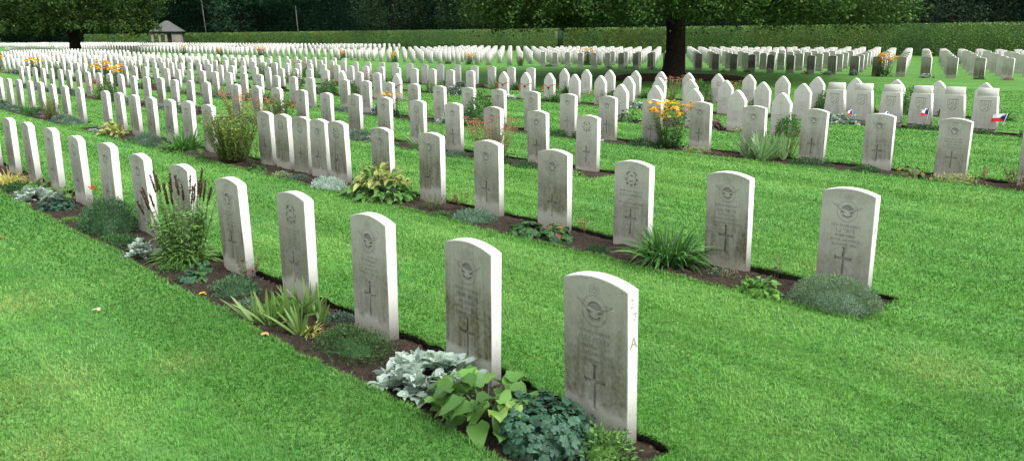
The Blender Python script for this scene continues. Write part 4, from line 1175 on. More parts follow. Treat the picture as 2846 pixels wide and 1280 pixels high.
    for t in tops:
        fo = obj('flower_head', me1, o, tuple(t)); fo.rotation_euler = (RNG.normal(0, .4)-.25, RNG.normal(0, .4), 0)
        obj('cone', me2, fo)
    put('white_asters', p_flowers_small(.20, .16, .26), -13.95, 8.34, 'low cushion of white flowers', 'flowers')
    put('yellow_daisies', p_flowers_small(.26, .22, .42, ((.55, .5, .12), (.40, .38, .10)), 60, G_MID), -5.02, 11.2, 'feathery bush with small yellow flowers', 'shrub')
    # ---- sixth row, stepped stones
    put('lambs_ear', p_rosettes(.46, .24, .24, 70, .12, .055), -5.25, 13.95, 'wide silver woolly-leaved patch', 'plant', 0)
    put('lambs_ear', p_rosettes(.30, .22, .26, 40, .12, .05), -4.45, 13.98, 'silver woolly-leaved clump', 'plant', 0)
    put('box_cushion', p_leafy(.40, .19, .13, 700, .035, .018, G_DK+G_MID, None, .15), -3.62, 13.98, 'dark green leafy cushion', 'plant', 0)
    put('box_cushion', p_leafy(.30, .19, .12, 520, .035, .018, G_DK+G_MID, None, .15), -2.52, 13.98, 'green leafy cushion', 'plant', 0)
    put('dwarf_conifer', p_mound(.30, .25, .2, 900, .05, .016, [(.03, .08, .04), (.05, .11, .06)], .5), -1.75, 14.0, 'dark green sprawling conifer', 'shrub')
    put('lambs_ear', p_rosettes(.30, .2, .13, 30, .11, .045, [(.5, .58, .58), (.6, .67, .66)]), -15.35, 13.98, 'pale silver woolly-leaved clump', 'plant', 0)
    put('daylily', p_blades(120, .45, .01, .1, 30, 85, .5, G_MID), -3.05, 16.9, 'strap-leaved clump with spent stalks', 'plant')
    put('daylily', p_blades(150, .55, .011, .1, 35, 85, .55, G_MID+G_LT), -9.75, 13.95, 'tall arching strap-leaved clump', 'plant')
    put('lavender_bush', p_shrub(60, .42, .26, 26, .03, .007, G_DK+[(.10, .10, .05)], .0025), -11.65, 13.98, 'dark wiry evergreen bush', 'shrub')
    put('seed_grass', p_shrub(40, .55, .2, 16, .03, .006, [(.16, .20, .08), (.10, .15, .06)], .002, .3), -8.75, 14.0, 'dry grass-like perennial', 'plant')
planted()

# fill the beds farther back with copies of a set of plants
def fill_beds():
    lib = {}
    def P(key, name, parts, desc, cat): lib[key] = (name, parts, desc, cat, [])
    P('grey', 'thyme_mound', lambda: p_mound(.22, .17, .12, 900, .028, .012, G_GREY), 'grey-green cushion', 'plant')
    P('dark', 'green_mound', lambda: p_mound(.24, .18, .14, 900, .03, .013, G_DK+G_MID), 'dark green cushion', 'plant')
    P('leafy', 'leafy_clump', lambda: p_leafy(.2, .17, .2, 130, .06, .035, G_MID+G_DK), 'green leafy clump', 'plant')
    P('spin', 'spindle', lambda: p_leafy(.22, .17, .12, 200, .04, .025, [(.14, .22, .07)], [(.38, .42, .2)]), 'cream-edged spindle', 'plant')
    P('silver', 'lambs_ear', lambda: p_rosettes(.24, .18, .13, 22, .11, .045), 'silver-leaved clump', 'plant')
    P('iris', 'iris', lambda: p_fans(7, 8, .44, .014, .18, [(.13, .24, .09), (.18, .28, .12)]), 'sword-leaved iris clump', 'plant')
    P('strap', 'daylily', lambda: p_blades(110, .42, .011, .1, 28, 85, .55, G_MID), 'strap-leaved clump', 'plant')
    P('pink', 'stonecrop', lambda: p_sedum(18, .5, .2, .05, ((.42, .15, .13), (.36, .14, .10))), 'dusky pink stonecrop', 'plant')
    P('shrub', 'perennial', lambda: p_shrub(40, .5, .22, 22, .05, .018, YG+G_MID, .003), 'yellow-green leafy perennial', 'shrub')
    P('red', 'begonia', lambda: p_leafy(.2, .16, .13, 120, .04, .03, [(.35, .05, .05), (.22, .04, .03), (.07, .10, .04)]), 'low red-flowered clump', 'flowers')
    P('purple', 'coral_bells', lambda: p_lobed(.2, .16, .16, 70, .05, [(.08, .045, .05), (.10, .05, .045), (.05, .07, .04)]), 'dark purple-leaved clump', 'plant')
    P('white', 'white_asters', lambda: p_flowers_small(.2, .17, .2), 'white-flowered cushion', 'flowers')
    P('yfl', 'yellow_daisies', lambda: p_flowers_small(.28, .24, .48, ((.62, .50, .06), (.55, .48, .12)), 70, G_MID), 'bush with small yellow flowers', 'shrub')
    def rud():
        pr, tops = p_rudbeckia(30, .7, .24); fl = MB()
        for t in tops:
            n = 12; a = np.arange(n)*2*PI/n; D = np.stack([np.cos(a), np.sin(a), np.full(n, .1)], -1)+RNG.normal(0, .25, 3)
            leaves(fl, t+0*D, D, .075, .036, pal(n, [(.78, .36, .01), (.80, .42, .02)], .08), .35, .15)
            kites(fl, t+rdir(6)*.006+np.array([0, 0, .01]), rdir(6, .3, 1), .02, .02, pal(6, [(.03, .015, .01)]))
        return pr+[('blossom', fl)]
    P('rud', 'coneflower', rud, 'orange coneflower clump', 'flowers')
    def drop(key, x, y, sc=1.0, desc=None):
        name, fn, d, cat, pool = lib[key]
        z = float(terrain(x, y))-.03
        rz = RNG.random()*6.3; sc *= RNG.uniform(.85, 1.2)
        if len(pool) < 2:
            o = make(fn(), name, (x, y, z), rz, sc); pool.append(o)
        else: o = copy_tree(pool[RNG.integers(2)], (x, y, z), rz, sc)
        SPOTS.append((x, y))
        ok = label(o, desc or d, cat, x, y, 'plants along the beds')
        if not ok:
            for c in list(o.children): bpy.data.objects.remove(c)
            if o in pool: pool.remove(o)
            bpy.data.objects.remove(o)
    # orange coneflowers where the photograph shows them
    for x, k in ((-43.2, 3), (-31.6, 3), (-33.3, 3), (-51.0, 3), (-52.9, 11), (-46.2, 11), (-37.9, 11), (-83, 11), (-74.6, 11), (-66.2, 11), (-30.4, 12), (-11.6, 11)):
        y = k*ROW-.2 if k < 9 else YB+(k-11)*ROW-.2
        drop('rud', x, y, 1.1 if k < 9 else 1.15)
    for u_ in ((-17.1, 52.6), (-14.5, 53.2)): drop('rud', u_[0], u_[1], .8)
    for x, k, key in ((-20.9, 4, 'yfl'), (-19.6, 4, 'yfl'), (-36.0, 3, 'yfl'), (-28.6, 3, 'yfl'), (-9.9, 11, 'silver'), (-10.1, 11, 'spin'), (-15.1, 11, 'red'), (-7.0, 11, 'red'), (-33.2, 11, 'shrub'), (-19.2, 11, 'red'), (-8.0, 11, 'dark'), (-5.9, 11, 'purple'), (-4.0, 11, 'pink'), (-12.9, 11, 'white'), (-18.0, 11, 'leafy'), (-23.4, 11, 'leafy'), (-26.3, 11, 'leafy'), (-36.0, 11, 'red'), (-40.1, 11, 'strap'), (-14.1, 11, 'silver'), (-30.8, 11, 'dark'), (-25.0, 11, 'silver')):
        drop(key, x, k*ROW-.2 if k < 9 else YB-.2)
    keys = list(lib)[:-1]; wt = np.array([3, 3, 3, 2, 1.5, 1.2, 1.2, 1.2, 1.6, .8, 1.6, .7, .8]); wt /= wt.sum()
    S = np.array(SPOTS)
    for k in range(1, 9):
        xs = sorted([s['x'] for s in byk.get(k, [])], reverse=True)
        if k in POINTED_X: xs = sorted(xs+POINTED_X[k], reverse=True)
        for a, b in zip(xs[:-1], xs[1:]):
            if a-b > 1.3 or a-b < .6: continue
            x = (a+b)/2+RNG.uniform(-.12, .12); y = k*ROW-.2+RNG.uniform(-.07, .07)
            d = math.hypot(x-CAM[0], y-CAM[1])
            if not in_view(x, y, 1.0): continue
            p = .97 if d < 28 else .8 if d < 40 else .45 if d < 62 else 0
            if RNG.random() > p: continue
            if len(S) and np.min(np.hypot(S[:, 0]-x, S[:, 1]-y)) < .5: continue
            drop(keys[RNG.choice(len(keys), p=wt)], x, y, 1.22)
            S = np.array(SPOTS)
        if k > 4: continue
        low = ['grey', 'dark', 'spin', 'purple', 'silver', 'leafy']
        for a in xs:
            x = a+RNG.uniform(-.12, .12); y = k*ROW-.30+RNG.uniform(-.04, .04); d = math.hypot(x-CAM[0], y-CAM[1])
            if not in_view(x, y, 1.0) or d > 27 or RNG.random() > .62: continue
            if k in POINTED_X and -17 < x < -9.6: continue
            if np.min(np.hypot(S[:, 0]-x, S[:, 1]-y)) < .40: continue
            drop(low[RNG.integers(len(low))], x, y, .85); S = np.array(SPOTS)
fill_beds()
# ------------------------------------------------------------------ trees
def leaf_cloud(n, centres, spread, size, cols, flat=.55, tone=None):
    """leaf-sized quads gathered round the given centres"""
    c = centres[RNG.integers(0, len(centres), n)]
    P = c+RNG.standard_normal((n, 3))*spread
    D = unit(rdir(n)*np.array([1, 1, .7])+np.array([0, 0, -.25]))
    U = unit(np.array([0, 0, flat])+.6*RNG.standard_normal((n, 3)))
    S = unit(np.cross(D, U)); s = size*RNG.uniform(.65, 1.25, n)
    Nn = np.cross(S, D)
    A = P; B = P+D*(s*.5)[:, None]-S*(s*.38)[:, None]+Nn*(s*.08)[:, None]; T = P+D*s[:, None]; E = P+D*(s*.5)[:, None]+S*(s*.38)[:, None]+Nn*(s*.08)[:, None]
    V = np.stack([A, B, T, E], 1).reshape(-1, 3)
    C = pal(n, cols, .30)
    if tone is not None: C = C*tone(P)[:, None]
    return V, np.arange(n*4).reshape(n, 4), np.repeat(C, 4, 0)

def trunk_mesh(base, h, r, limbs, spread, flare=1.5):
    m = MB()
    zs = np.array([-.15, .0, .25, .6, 1.1, 1.8, 2.6, 3.4, h*.6, h])
    rr = r*np.array([flare*1.08, flare, flare*.82, 1.12, 1.0, .97, 1.0, .95, .6, .2])
    P = np.stack([.05*np.sin(zs*.9), .05*np.cos(zs*.7), zs], -1)
    k0 = m.n; m.tube(P, rr, (1, 1, 1), 20)
    V = m.V[-1]; a = np.arctan2(V[:, 1], V[:, 0]); w = np.clip(1-V[:, 2]/.9, 0, 1)
    V[:, :2] *= (1+.13*w*np.sin(a*5+1)+.03*np.sin(a*9+V[:, 2]*2))[:, None]
    for i in range(limbs):
        a = i*2*PI/limbs+RNG.normal(0, .25); z0 = RNG.uniform(2.3, 4.2); ln = spread*RNG.uniform(.55, .9); up = RNG.uniform(.15, .9)
        t = np.linspace(0, 1, 7)
        Q = np.stack([np.cos(a)*ln*t, np.sin(a)*ln*t, z0+ln*up*t*(1-.35*t)+.15*np.sin(t*7+i)], -1)
        Q[:, :2] += .25*np.sin(t*5+i)[:, None]*np.array([-math.sin(a), math.cos(a)])
        m.tube(Q, r*np.linspace(.42, .07, 7), (1, 1, 1), 9)
        for j in range(4):
            s = int(RNG.integers(2, 6)); b = a+RNG.normal(0, .8); l2 = ln*.35; t2 = np.linspace(0, 1, 4)
            m.tube(Q[s]+np.stack([np.cos(b)*l2*t2, np.sin(b)*l2*t2, l2*RNG.uniform(-.25, .6)*t2], -1), r*np.linspace(.12, .02, 4), (1, 1, 1), 6)
    return m.mesh('trunk', M_BARK, True)

def big_tree(x, y, R, Z0, H, nleaf, size, lab, r, cols, seed, droop=1.0, ncl=1500, taper=.93):
    """round broad crown, flat hanging underside"""
    o = empty('lime_tree', (x, y, float(terrain(x, y))))
    obj('trunk', trunk_mesh(None, H*.8, r, 9, R*.95), o)
    # crown shell: underside and dome
    a = RNG.random(ncl)*2*PI
    k = ncl*2//5
    rad = R*taper*np.sqrt(RNG.random(k)); aa = a[:k]
    rim = 1+.10*np.sin(aa*3+seed)+.07*np.sin(aa*7+2*seed)
    low = Z0+.45*(1-rad/R)+1.3*(fbm(rad*np.cos(aa)*.45+20, rad*np.sin(aa)*.45+20, seed)-.42)+1.5*np.exp(-(rad/3.4)**2)+np.abs(RNG.normal(0, .35, k))
    under = np.stack([rad*rim*np.cos(aa), rad*rim*np.sin(aa), low], -1)
    ab = a[k:]; n2 = ncl-k
    zz = RNG.random(n2)**1.15; rimb = 1+.10*np.sin(ab*3+seed)+.07*np.sin(ab*7+2*seed)+.12*(fbm(ab*3+30, zz*6, seed)-.5)
    prof = np.where(zz < .3, taper+(1-taper)*np.sin(zz/.3*PI/2), np.sqrt(np.maximum(.0, 1-((zz-.3)/.72)**2)))
    rb = R*rimb*prof*RNG.uniform(.82, 1.02, n2)
    side = np.stack([rb*np.cos(ab), rb*np.sin(ab), Z0+.3+zz*(H-Z0)], -1)
    inner = rdir(ncl//4)*np.array([R*.7, R*.7, (H-Z0)*.35])*RNG.random((ncl//4, 1))**.4+np.array([0, 0, Z0+(H-Z0)*.5])
    m = MB()
    V, F, C = leaf_cloud(nleaf, np.concatenate([under, side]), np.array([.36, .36, .24]), size, cols); m.add(V, [F], C)
    V, F, C = leaf_cloud(nleaf//5, np.concatenate([inner, side*np.array([.8, .8, .95])+np.array([0, 0, .9])]), np.array([.6, .6, .4]), size*1.5, cols); m.add(V, [F], C)
    # drooping sprays
    ns = int(170*droop); ra = R*np.sqrt(RNG.uniform(.25, 1.0, ns)); an = RNG.random(ns)*2*PI
    sp = []
    for i in range(ns):
        q = 5; t = np.linspace(0, 1, q); b = np.array([ra[i]*math.cos(an[i]), ra[i]*math.sin(an[i]), Z0+.35+RNG.uniform(-.1, .5)])
        sp.append(b+np.stack([np.cos(an[i])*t*.5, np.sin(an[i])*t*.5, -t*RNG.uniform(.3, .85)], -1))
    V, F, C = leaf_cloud(int(nleaf*.08), np.concatenate(sp), np.array([.13, .13, .13]), size, cols); m.add(V, [F], C)
    obj('crown', m.mesh('crown', M_TREE), o)
    return tag(o, lab, 'tree', 'broad trees in the avenue')
LIME = [(.036, .082, .018), (.052, .108, .025), (.025, .062, .014), (.085, .145, .036)]
big_tree(TREE[0], TREE[1], 8.8, 2.55, 15.0, 230000, .115, 'broad dark-trunked tree standing in a ring of bare soil behind the pointed stones', .40, LIME, 1, 1.0, 1000)
LIME2 = [(.040, .076, .018), (.058, .104, .025), (.026, .058, .014)]
big_tree(-98.0, 26.0, 9.6, 2.7, 16.0, 90000, .24, 'broad dark tree beyond the far rows partly hiding the small shelter', .55, LIME2, 3, .6, 1700, .72)

# ------------------------------------------------------------------ hedge, gate
HY = 62.0
GATE = (-58.1, -57.15)
def hedge(xa, xb, lab):
    top = 2.5; y0 = HY; y1 = HY+1.1
    z = lambda x: float(terrain(x, HY))
    o = empty('hedge', ((xa+xb)/2, y0, 0)); ox = (xa+xb)/2
    m = MB()
    zt = top+.0
    m.box(xa-ox+.05, xb-ox-.05, .07, y1-y0-.07, -.3, zt-.07, (.075, .155, .036))
    ln = xb-xa
    # leaves: finer toward the near end
    area = ln*2.5
    n = int(min(130000, area*420)); u = RNG.random(n)
    x = xa+ln*u
    keep = RNG.random(n) < np.clip(70/np.hypot(x-CAM[0], HY-CAM[1]), .25, 1.0); x = x[keep]; n = len(x)
    d = np.hypot(x-CAM[0], HY-CAM[1]); s = .105*np.maximum(1, d/75)
    face = RNG.random(n) < .82
    zz = np.where(face, z(xa)*0+RNG.random(n)*zt, zt+RNG.normal(0, .025, n)); yy = np.where(face, .05*RNG.standard_normal(n), RNG.random(n)*1.1)
    P = np.stack([x-ox, yy+.02, zz], -1)
    D = unit(rdir(n)*np.array([1, .55, 1])+np.array([0, -.15, .15]))
    nv = fbm(x*.35, np.zeros(n)+3, 2); nz = fbm(x*1.1, zz*.8, 7)
    c = pal(n, [(.14, .245, .062), (.18, .30, .08), (.075, .155, .036)], .32)
    yl = np.array([.15, .18, .036]); bl = np.array([.045, .13, .05])
    a = sstep(.5, .7, nv)[:, None]*.6; c = c*(1-a)+yl*a; a = sstep(.48, .3, nv)[:, None]*.4; c = c*(1-a)+bl*a
    c = c*(.75+.5*nz)[:, None]
    kites(m, P, D, s, s*.75, c, np.tile([0, -1, .55], (n, 1))*.9)
    obj('foliage', m.mesh('foliage', M_HEDGE), o)
    return tag(o, lab, 'hedge', 'tall clipped boundary hedge')
hedge(-215, GATE[0]-.05, 'tall clipped green hedge running from the metal gate back past the small shelter')
hedge(GATE[1]+.05, 22, 'tall clipped green hedge behind the big tree and the open lawn')
def gate():
    w = GATE[1]-GATE[0]; o = empty('metal_gate', ((GATE[0]+GATE[1])/2, HY+.35, float(terrain(-57, HY))))
    m_ = plain('gate_metal', (.035, .045, .06), .5, .4, None, 0, .6)
    f = MB()
    for x in (-w/2+.04, w/2-.04): f.box(x-.035, x+.035, -.035, .035, -.1, 2.35)
    f.box(-w/2+.075, w/2-.075, -.02, .02, 2.2, 2.28); f.box(-w/2+.075, w/2-.075, -.02, .02, .12, .20); f.box(-w/2+.075, w/2-.075, -.02, .02, 1.1, 1.17)
    obj('gate_frame', f.mesh('gate_frame', m_), o)
    b = MB()
    for x in np.linspace(-w/2+.15, w/2-.15, 7): b.box(x-.016, x+.016, -.012, .012, .2, 2.2)
    obj('bars', b.mesh('bars', m_), o)
    tag(o, 'narrow dark metal bar gate set in a gap of the hedge', 'gate')
gate()

# ------------------------------------------------------------------ shelter
def shelter():
    z = float(terrain(-150, 58)); o = empty('shelter', (-151.8, 57.5, z), math.radians(62))
    st = plain('shelter_stone', (.20, .18, .16), .9, .2, 3.0, .2); dk = plain('shelter_wood', (.03, .026, .022), .8, .2, 4.0, .3)
    sl = plain('shelter_slate', (.095, .10, .095), .8, .2, 6.0, .25)
    w = MB(); w.box(.9, 3.0, -2.0, 2.0, -.5, 2.55); w.box(-.3, .9, 1.7, 2.0, -.5, 2.55)
    for k in range(1, 6): w.box(.895, 3.005, -2.006, -2.0, k*.42, k*.42+.012, (.6, .6, .6))
    o.scale = (.86, .86, .92)
    obj('wall', w.mesh('wall', st), o)
    for x in (-2.9, -1.5, -.25):
        p = MB(); p.box(x-.24, x+.24, -1.95, -1.45, -.5, 2.55); obj('pillar', p.mesh('pillar', st), o)
    b = MB(); b.box(-3.25, 3.25, -2.2, 2.2, 2.55, 2.95); obj('eaves', b.mesh('eaves', dk), o)
    r = MB(); n = 9
    # courses of slates as thin steps up the hipped roof
    for i in range(n):
        t0 = i/n; t1 = (i+1)/n
        x0, y0 = 3.5*(1-t0)+.35*t0, 2.45*(1-t0); x1, y1 = 3.5*(1-t1)+.35*t1, 2.45*(1-t1); z0 = 2.95+2.1*t0+.035; z1 = 2.95+2.1*t1
        V = [(-x0, -y0, z0), (x0, -y0, z0), (x0, y0, z0), (-x0, y0, z0), (-x1, -y1, z1), (x1, -y1, z1), (x1, y1, z1), (-x1, y1, z1),
             (-x0, -y0, z0-.05), (x0, -y0, z0-.05), (x0, y0, z0-.05), (-x0, y0, z0-.05)]
        r.add(V, [[(0, 1, 5, 4), (1, 2, 6, 5), (2, 3, 7, 6), (3, 0, 4, 7), (8, 9, 1, 0), (9, 10, 2, 1), (10, 11, 3, 2), (11, 8, 0, 3)]])
    obj('roof', r.mesh('roof', sl), o)
    tag(o, 'small stone shelter with a steep slate roof beside the far hedge', 'shelter')
    for dx, lab in ((-5.0, 'round stone planter with leafy top standing clear of the shelter'), (-1.9, 'stone planter with leafy top standing before the shelter pillars')):
        p = empty('stone_planter', (-151.8+dx*.9-1, 54.3+dx*-.3-1, z+.0))
        t = MB(); t.tube([(0, 0, -.1), (0, 0, .5), (0, 0, .75), (0, 0, 1.05)], [.35, .3, .6, .75], (1, 1, 1), 14); obj('bowl', t.mesh('bowl', st), p)
        q = MB(); P, No = dome(260, .85, .85, .35, .6); P[:, 2] += 1.05; kites(q, P, No+rdir(260)*.6, .2, .14, pal(260, G_MID)); obj('foliage', q.mesh('foliage', M_LEAF), p)
        tag(p, lab, 'planter')
shelter()
def pole(x, y, h, lean, lab):
    m = MB(); m.tube([(0, 0, -.3), (lean*.5, 0, h*.5), (lean, 0, h)], [.085, .075, .06], (1, 1, 1), 10)
    o = obj('wooden_pole', m.mesh('wooden_pole', plain('pole_wood', (.17, .16, .14), .9, .2, 5.0, .2)), None, (x, y, 0)); tag(o, lab, 'pole', 'poles behind the hedge')
pole(-149.5, 63.9, 8.6, -1.1, 'thin leaning grey pole behind the shelter roof')
pole(-115.6, 64.0, 6.6, -.6, 'thin grey pole against the dark wood between shelter and gate')

# ------------------------------------------------------------------ wood behind the hedge
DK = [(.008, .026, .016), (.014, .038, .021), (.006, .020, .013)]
def woodland():
    m = MB()
    xa, xb = -330, 40
    # backing slope of foliage mass
    nx, nz = 150, 14; xs = np.linspace(xa, xb, nx); zs = np.linspace(0, 19, nz)
    X, Z = np.meshgrid(xs, zs); Y = 73+2.5*(fbm(X*.11, Z*.2, 4)-.5)*2-.05*Z
    i = np.arange(nz-1)[:, None]*nx+np.arange(nx-1)[None]
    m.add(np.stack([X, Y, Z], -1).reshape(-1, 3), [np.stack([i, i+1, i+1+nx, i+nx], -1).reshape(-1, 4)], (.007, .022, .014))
    for n, z0, z1, s, yj in ((95000, .5, 8.0, .27, 3.2), (26000, 7.5, 19.0, .8, 3.5)):
        x = RNG.uniform(xa, xb, n); z = RNG.uniform(z0, z1, n)
        lump = fbm(x*.16, z*.32, 3)
        y = 68.5-4.2*(lump-.4)*2*np.where(z > 6, 1.5, 1.0)+np.abs(RNG.normal(0, yj*.5, n))-(z > 7)*2.2  # unseen upper foliage pushed forward to shade the wood below
        keep = fbm(x*.5, z*.75, 6) > .36; x, y, z = x[keep], y[keep], z[keep]; k = len(x)
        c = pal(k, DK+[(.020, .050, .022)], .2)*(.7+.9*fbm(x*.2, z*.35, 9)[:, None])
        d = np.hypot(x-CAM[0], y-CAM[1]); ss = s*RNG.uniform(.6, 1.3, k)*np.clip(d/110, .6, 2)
        kites(m, np.stack([x, y, z], -1), rdir(k)*np.array([1, .7, 1]), ss, ss*.7, c)
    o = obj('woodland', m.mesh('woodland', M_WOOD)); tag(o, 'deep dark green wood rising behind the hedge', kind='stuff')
    t = bpy.data.materials  # trunks belong to the trees below
woodland()
def edge_tree(x, y, R, H, Z0, n, size, cols, lab):
    o = empty('woodland_tree', (x, y, 0))
    tm = MB(); tm.tube([(0, 0, -.2), (.1, 0, 3), (0, .1, H*.6), (0, 0, H*.9)], [.32, .27, .18, .05], (1, 1, 1), 10); obj('trunk', tm.mesh('trunk', M_BARK), o)
    k = 260; a = RNG.random(k)*2*PI; t = RNG.random(k)
    rr = R*(np.sin(np.clip(t*1.05+.12, 0, 1)*PI)**.6)*RNG.uniform(.55, 1.05, k)
    c = np.stack([rr*np.cos(a), rr*np.sin(a), Z0+t*(H-Z0)-rr*.22], -1)
    # hanging ends of boughs
    m = MB(); V, F, C = leaf_cloud(n, c, np.array([.45, .45, .55]), size, cols, .2); m.add(V, [F], C)
    obj('crown', m.mesh('crown', M_TREE), o); tag(o, lab, 'tree', 'trees at the edge of the wood')
edge_tree(-92.5, 65.8, 5.5, 16, 3.2, 16000, .26, [(.026, .055, .026), (.036, .07, .033)], 'tree with drooping paler boughs in front of the dark wood')
edge_tree(-78.0, 66.2, 4.6, 15, 3.4, 12000, .26, [(.020, .046, .022), (.030, .06, .028)], 'smaller drooping tree beside the paler one in front of the wood')
edge_tree(-21.0, 67.5, 6.5, 16, 2.6, 18000, .22, [(.022, .050, .028), (.034, .068, .036), (.05, .075, .05)], 'dark bushy tree over the hedge beyond the big tree')
edge_tree(-8.0, 67.5, 6.5, 16, 2.4, 18000, .22, [(.020, .045, .024), (.030, .060, .030)], 'dark tree over the hedge end by the picture edge')
edge_tree(-140.0, 66.5, 5.5, 17, 2.4, 9000, .42, [(.020, .055, .030), (.03, .07, .036)], 'dark evergreen tree behind the leaning pole')

# ------------------------------------------------------------------ small things
def flag(x, y, z, rz, lean, scale, lab, wave=.02):
    o = empty('small_flag', (x, y, z), rz); o.scale = (scale,)*3
    s = MB(); s.tube([(0, 0, 0), (lean, 0, .30)], .003, (.85, .85, .85), 6); obj('stick', s.mesh('stick', M_COL), o)
    n = 13; W = .19; Hh = .125; m = MB()
    u = np.linspace(0, 1, n); t = np.linspace(0, 1, 9)
    U, T = np.meshgrid(u, t); 
    tx = lean*(.55+.45*T)/1.0
    X = tx-W*U; Z = .30*(.58+.42*T)*1.0-.02*U; Y = wave*np.sin(U*6)+0*T
    V = np.stack([X, Y, Z], -1).reshape(-1, 3)
    i = np.arange(8)[:, None]*n+np.arange(n-1)[None]; q = np.stack([i, i+1, i+1+n, i+n], -1)
    uc = (u[:-1]+u[1:])/2; tc = (t[:-1]+t[1:])/2; UC, TC = np.meshgrid(uc, tc)
    blue = (UC < .5) & (np.abs(TC-.5) < .5*(1-UC/.5)); white = ~blue & (TC > .5); red = ~blue & (TC <= .5)
    for mk, c in ((blue, (.01, .03, .22)), (white, (.82, .83, .86)), (red, (.70, .03, .03))):
        f = q[mk]; ids, inv = np.unique(f, return_inverse=True)
        m.add(V[ids], [inv.reshape(f.shape)], c)
    obj('cloth', m.mesh('cloth', M_COL), o); tag(o, lab, 'flag', 'small hand flags at the stepped stones')
flag(-2.36, 5*ROW-.13, .03, math.radians(8), .07, 1.15, 'spread white, red and blue hand flag before the first stepped stone')
flag(-3.66, 5*ROW-.13, .10, math.radians(60), .03, .95, 'half-furled white and red hand flag before the third stepped stone', .05)
flag(-5.12, 5*ROW-.20, .04, math.radians(75), .02, .8, 'little pale hand flag stuck among wide silver leaves', .03)
flag(-4.38, 5*ROW-.22, .05, math.radians(80), .02, .8, 'little pale hand flag stuck in a silver clump', .03)
m = MB(); m.box(-.03, .03, -.002, .002, -.02, .15, (.75, .76, .80)); 
o = obj('plant_marker', m.mesh('plant_marker', M_COL), None, (-2.95, 5*ROW-.17, -.02)); o.rotation_euler = (-.25, .12, 0); tag(o, 'white plastic marker stuck in the soil before the first stepped stone', 'marker')
m = MB(); m.tube([(0, 0, 0), (0, 0, .035)], .02, (.55, .25, .08), 12); m.tube([(0, 0, .035), (0, 0, .04)], .021, (.7, .5, .2), 12)
o = obj('tea_light', m.mesh('tea_light', M_COL), None, (-2.95, 5*ROW-.075, .03)); tag(o, 'tiny orange tea light on the foot of the first stepped stone', 'candle')
def fallen(x, y, col, s, lab, nm='fallen_leaf'):
    m = MB(); n = 3
    leaves(m, np.zeros((n, 3)), np.array([[1, .2, .3], [-.6, .8, .25], [-.3, -1, .3]]), s, s*.7, pal(n, [col], .05), .3, .3)
    o = obj(nm, m.mesh(nm, M_LEAF), None, (x, y, .03)); tag(o, lab, 'petal' if nm == 'fallen_petal' else 'leaf')
fallen(-6.38, -1.07, (.75, .12, .16), .034, 'bright pink petal lying on the mown grass', 'fallen_petal')
fallen(-3.58, -1.12, (.62, .55, .42), .035, 'dry pale leaf lying on the grass before the front row')
fallen(-2.35, -.53, (.55, .30, .14), .03, 'small orange-brown leaf on the turf edge of the front bed')
fallen(-3.41, -.46, (.70, .48, .03), .034, 'yellow leaf lying by the thyme in the front bed')

# stones and clods lying on the soil
def pebbles():
    m = MB(); r = random.Random(9); ph = [(1, 0, 0), (0, 1, 0), (-1, 0, 0), (0, -1, 0), (0, 0, 1), (0, 0, -1)]
    F = np.array([(0, 1, 4), (1, 2, 4), (2, 3, 4), (3, 0, 4), (1, 0, 5), (2, 1, 5), (3, 2, 5), (0, 3, 5)])
    for i in range(6500):
        k = 0 if r.random() < .6 else 1
        x = (.2 if k == 0 else .08)-r.random()**1.3*(9.0 if k == 0 else 11.0); y = k*ROW-.48+r.random()*.6
        if not in_bed(np.array([x]), np.array([y]), -.02)[0]: continue
        s = r.choice((.004, .006, .009, .013, .017)) if r.random() < .95 else .024
        pale = r.random() < .05 and s < .012
        c = (.42, .38, .32) if pale else (.045*r.uniform(.6, 1.5), .032*r.uniform(.6, 1.5), .024*r.uniform(.6, 1.5))
        V = np.array(ph)*s*np.array([r.uniform(.7, 1.3), r.uniform(.7, 1.3), r.uniform(.5, .9)])+np.array([x, y, -.040+r.random()*.012])
        m.add(V, [F], c)
    o = obj('soil_crumbs', m.mesh('soil_crumbs', M_COL)); tag(o, 'crumbs of earth and grit strewn over the flower beds', kind='stuff')
pebbles()
def litter():
    m = MB(); n = 2000; x = np.where(RNG.random(n) < .6, .15-RNG.random(n)*8, .05-RNG.random(n)*9); k = (RNG.random(n) < .45).astype(int); y = k*ROW-.46+RNG.random(n)*.55
    ok = in_bed(x, y, -.02); x, y = x[ok], y[ok]; n = len(x); a = RNG.random(n)*6.3
    P = np.stack([x, y, np.full(n, -.034)], -1); D = np.stack([np.cos(a), np.sin(a), .15*RNG.random(n)], -1)
    leaves(m, P, D, RNG.uniform(.02, .075, n), RNG.uniform(.003, .009, n), pal(n, STRAW+[(.14, .09, .05), (.09, .06, .04)]), .1, 0, 'blade')
    o = obj('leaf_litter', m.mesh('leaf_litter', M_LEAF)); tag(o, 'dry stalks and leaf scraps scattered on the bare soil', kind='stuff')
litter()

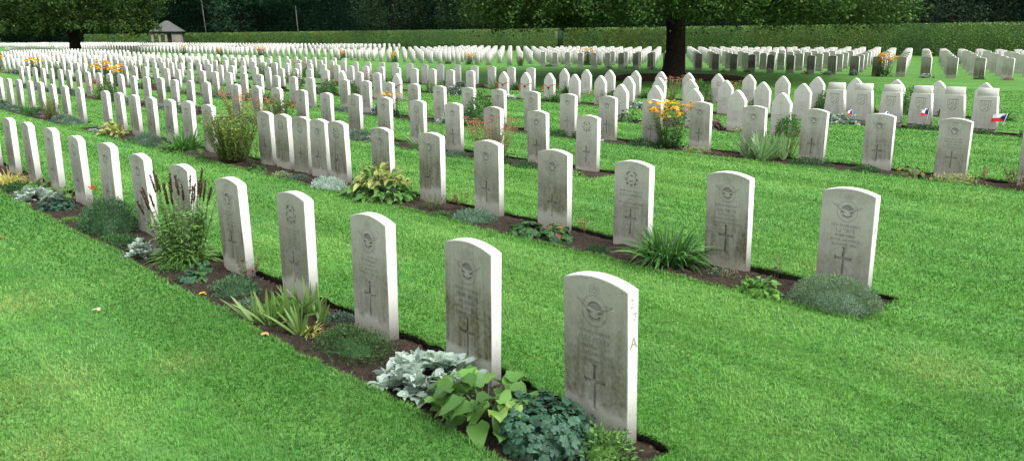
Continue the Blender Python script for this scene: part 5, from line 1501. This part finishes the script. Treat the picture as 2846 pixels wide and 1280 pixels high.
# ------------------------------------------------------------------ light and camera
def world():
    w = bpy.data.worlds.new('World'); SC.world = w; w.use_nodes = True; nt = w.node_tree; nt.nodes.clear()
    out = nt.nodes.new('ShaderNodeOutputWorld'); bg = nt.nodes.new('ShaderNodeBackground'); sky = nt.nodes.new('ShaderNodeTexSky')
    sky.sky_type = 'NISHITA'; sky.sun_disc = False; sky.sun_elevation = math.radians(SUN_EL); sky.sun_rotation = math.radians(SUN_AZ)
    sky.air_density = 1.0; sky.dust_density = 4.0; sky.ozone_density = 1.0
    hs = nt.nodes.new('ShaderNodeHueSaturation'); hs.inputs['Saturation'].default_value = .16
    nt.links.new(sky.outputs[0], hs.inputs['Color']); nt.links.new(hs.outputs[0], bg.inputs[0]); bg.inputs[1].default_value = SKY
    nt.links.new(bg.outputs[0], out.inputs[0])
SUN_EL, SUN_AZ, SKY = 55, 80, .15      # azimuth measured from +y toward +x
world()
sl = bpy.data.lights.new('sun', 'SUN'); sl.energy = .75; sl.angle = math.radians(40); sl.color = (1, .965, .91)
so = bpy.data.objects.new('sun', sl); COL.objects.link(so)
e, az = math.radians(SUN_EL), math.radians(SUN_AZ)
so.rotation_euler = Vector((math.sin(az)*math.cos(e), math.cos(az)*math.cos(e), math.sin(e))).to_track_quat('Z', 'Y').to_euler()
so.location = (10, 10, 30)

cd = bpy.data.cameras.new('camera'); cam = bpy.data.objects.new('camera', cd); COL.objects.link(cam)
yaw, pit, rol = math.radians(-46.0657), math.radians(-13.6247), math.radians(-.2902)
f = Vector((math.sin(yaw)*math.cos(pit), math.cos(yaw)*math.cos(pit), math.sin(pit)))
r0 = Vector((math.cos(yaw), -math.sin(yaw), 0)); u0 = r0.cross(f)
rr = math.cos(rol)*r0+math.sin(rol)*u0; uu = -math.sin(rol)*r0+math.cos(rol)*u0
cam.matrix_world = Matrix(((rr.x, uu.x, -f.x, CAM[0]), (rr.y, uu.y, -f.y, CAM[1]), (rr.z, uu.z, -f.z, CAM[2]), (0, 0, 0, 1)))
cd.sensor_fit = 'HORIZONTAL'; cd.sensor_width = 36; cd.lens = 36*2226.9/2846
cd.clip_start = .05; cd.clip_end = 1500
SC.camera = cam
SC.view_settings.view_transform = 'Standard'; SC.view_settings.look = 'None'; SC.view_settings.exposure = 1.38; SC.view_settings.gamma = 1
SC.view_settings.use_curve_mapping = False
SC.cycles.max_bounces = 6; SC.cycles.diffuse_bounces = 3; SC.cycles.transmission_bounces = 3; SC.cycles.transparent_max_bounces = 4
SC.cycles.use_denoising = True
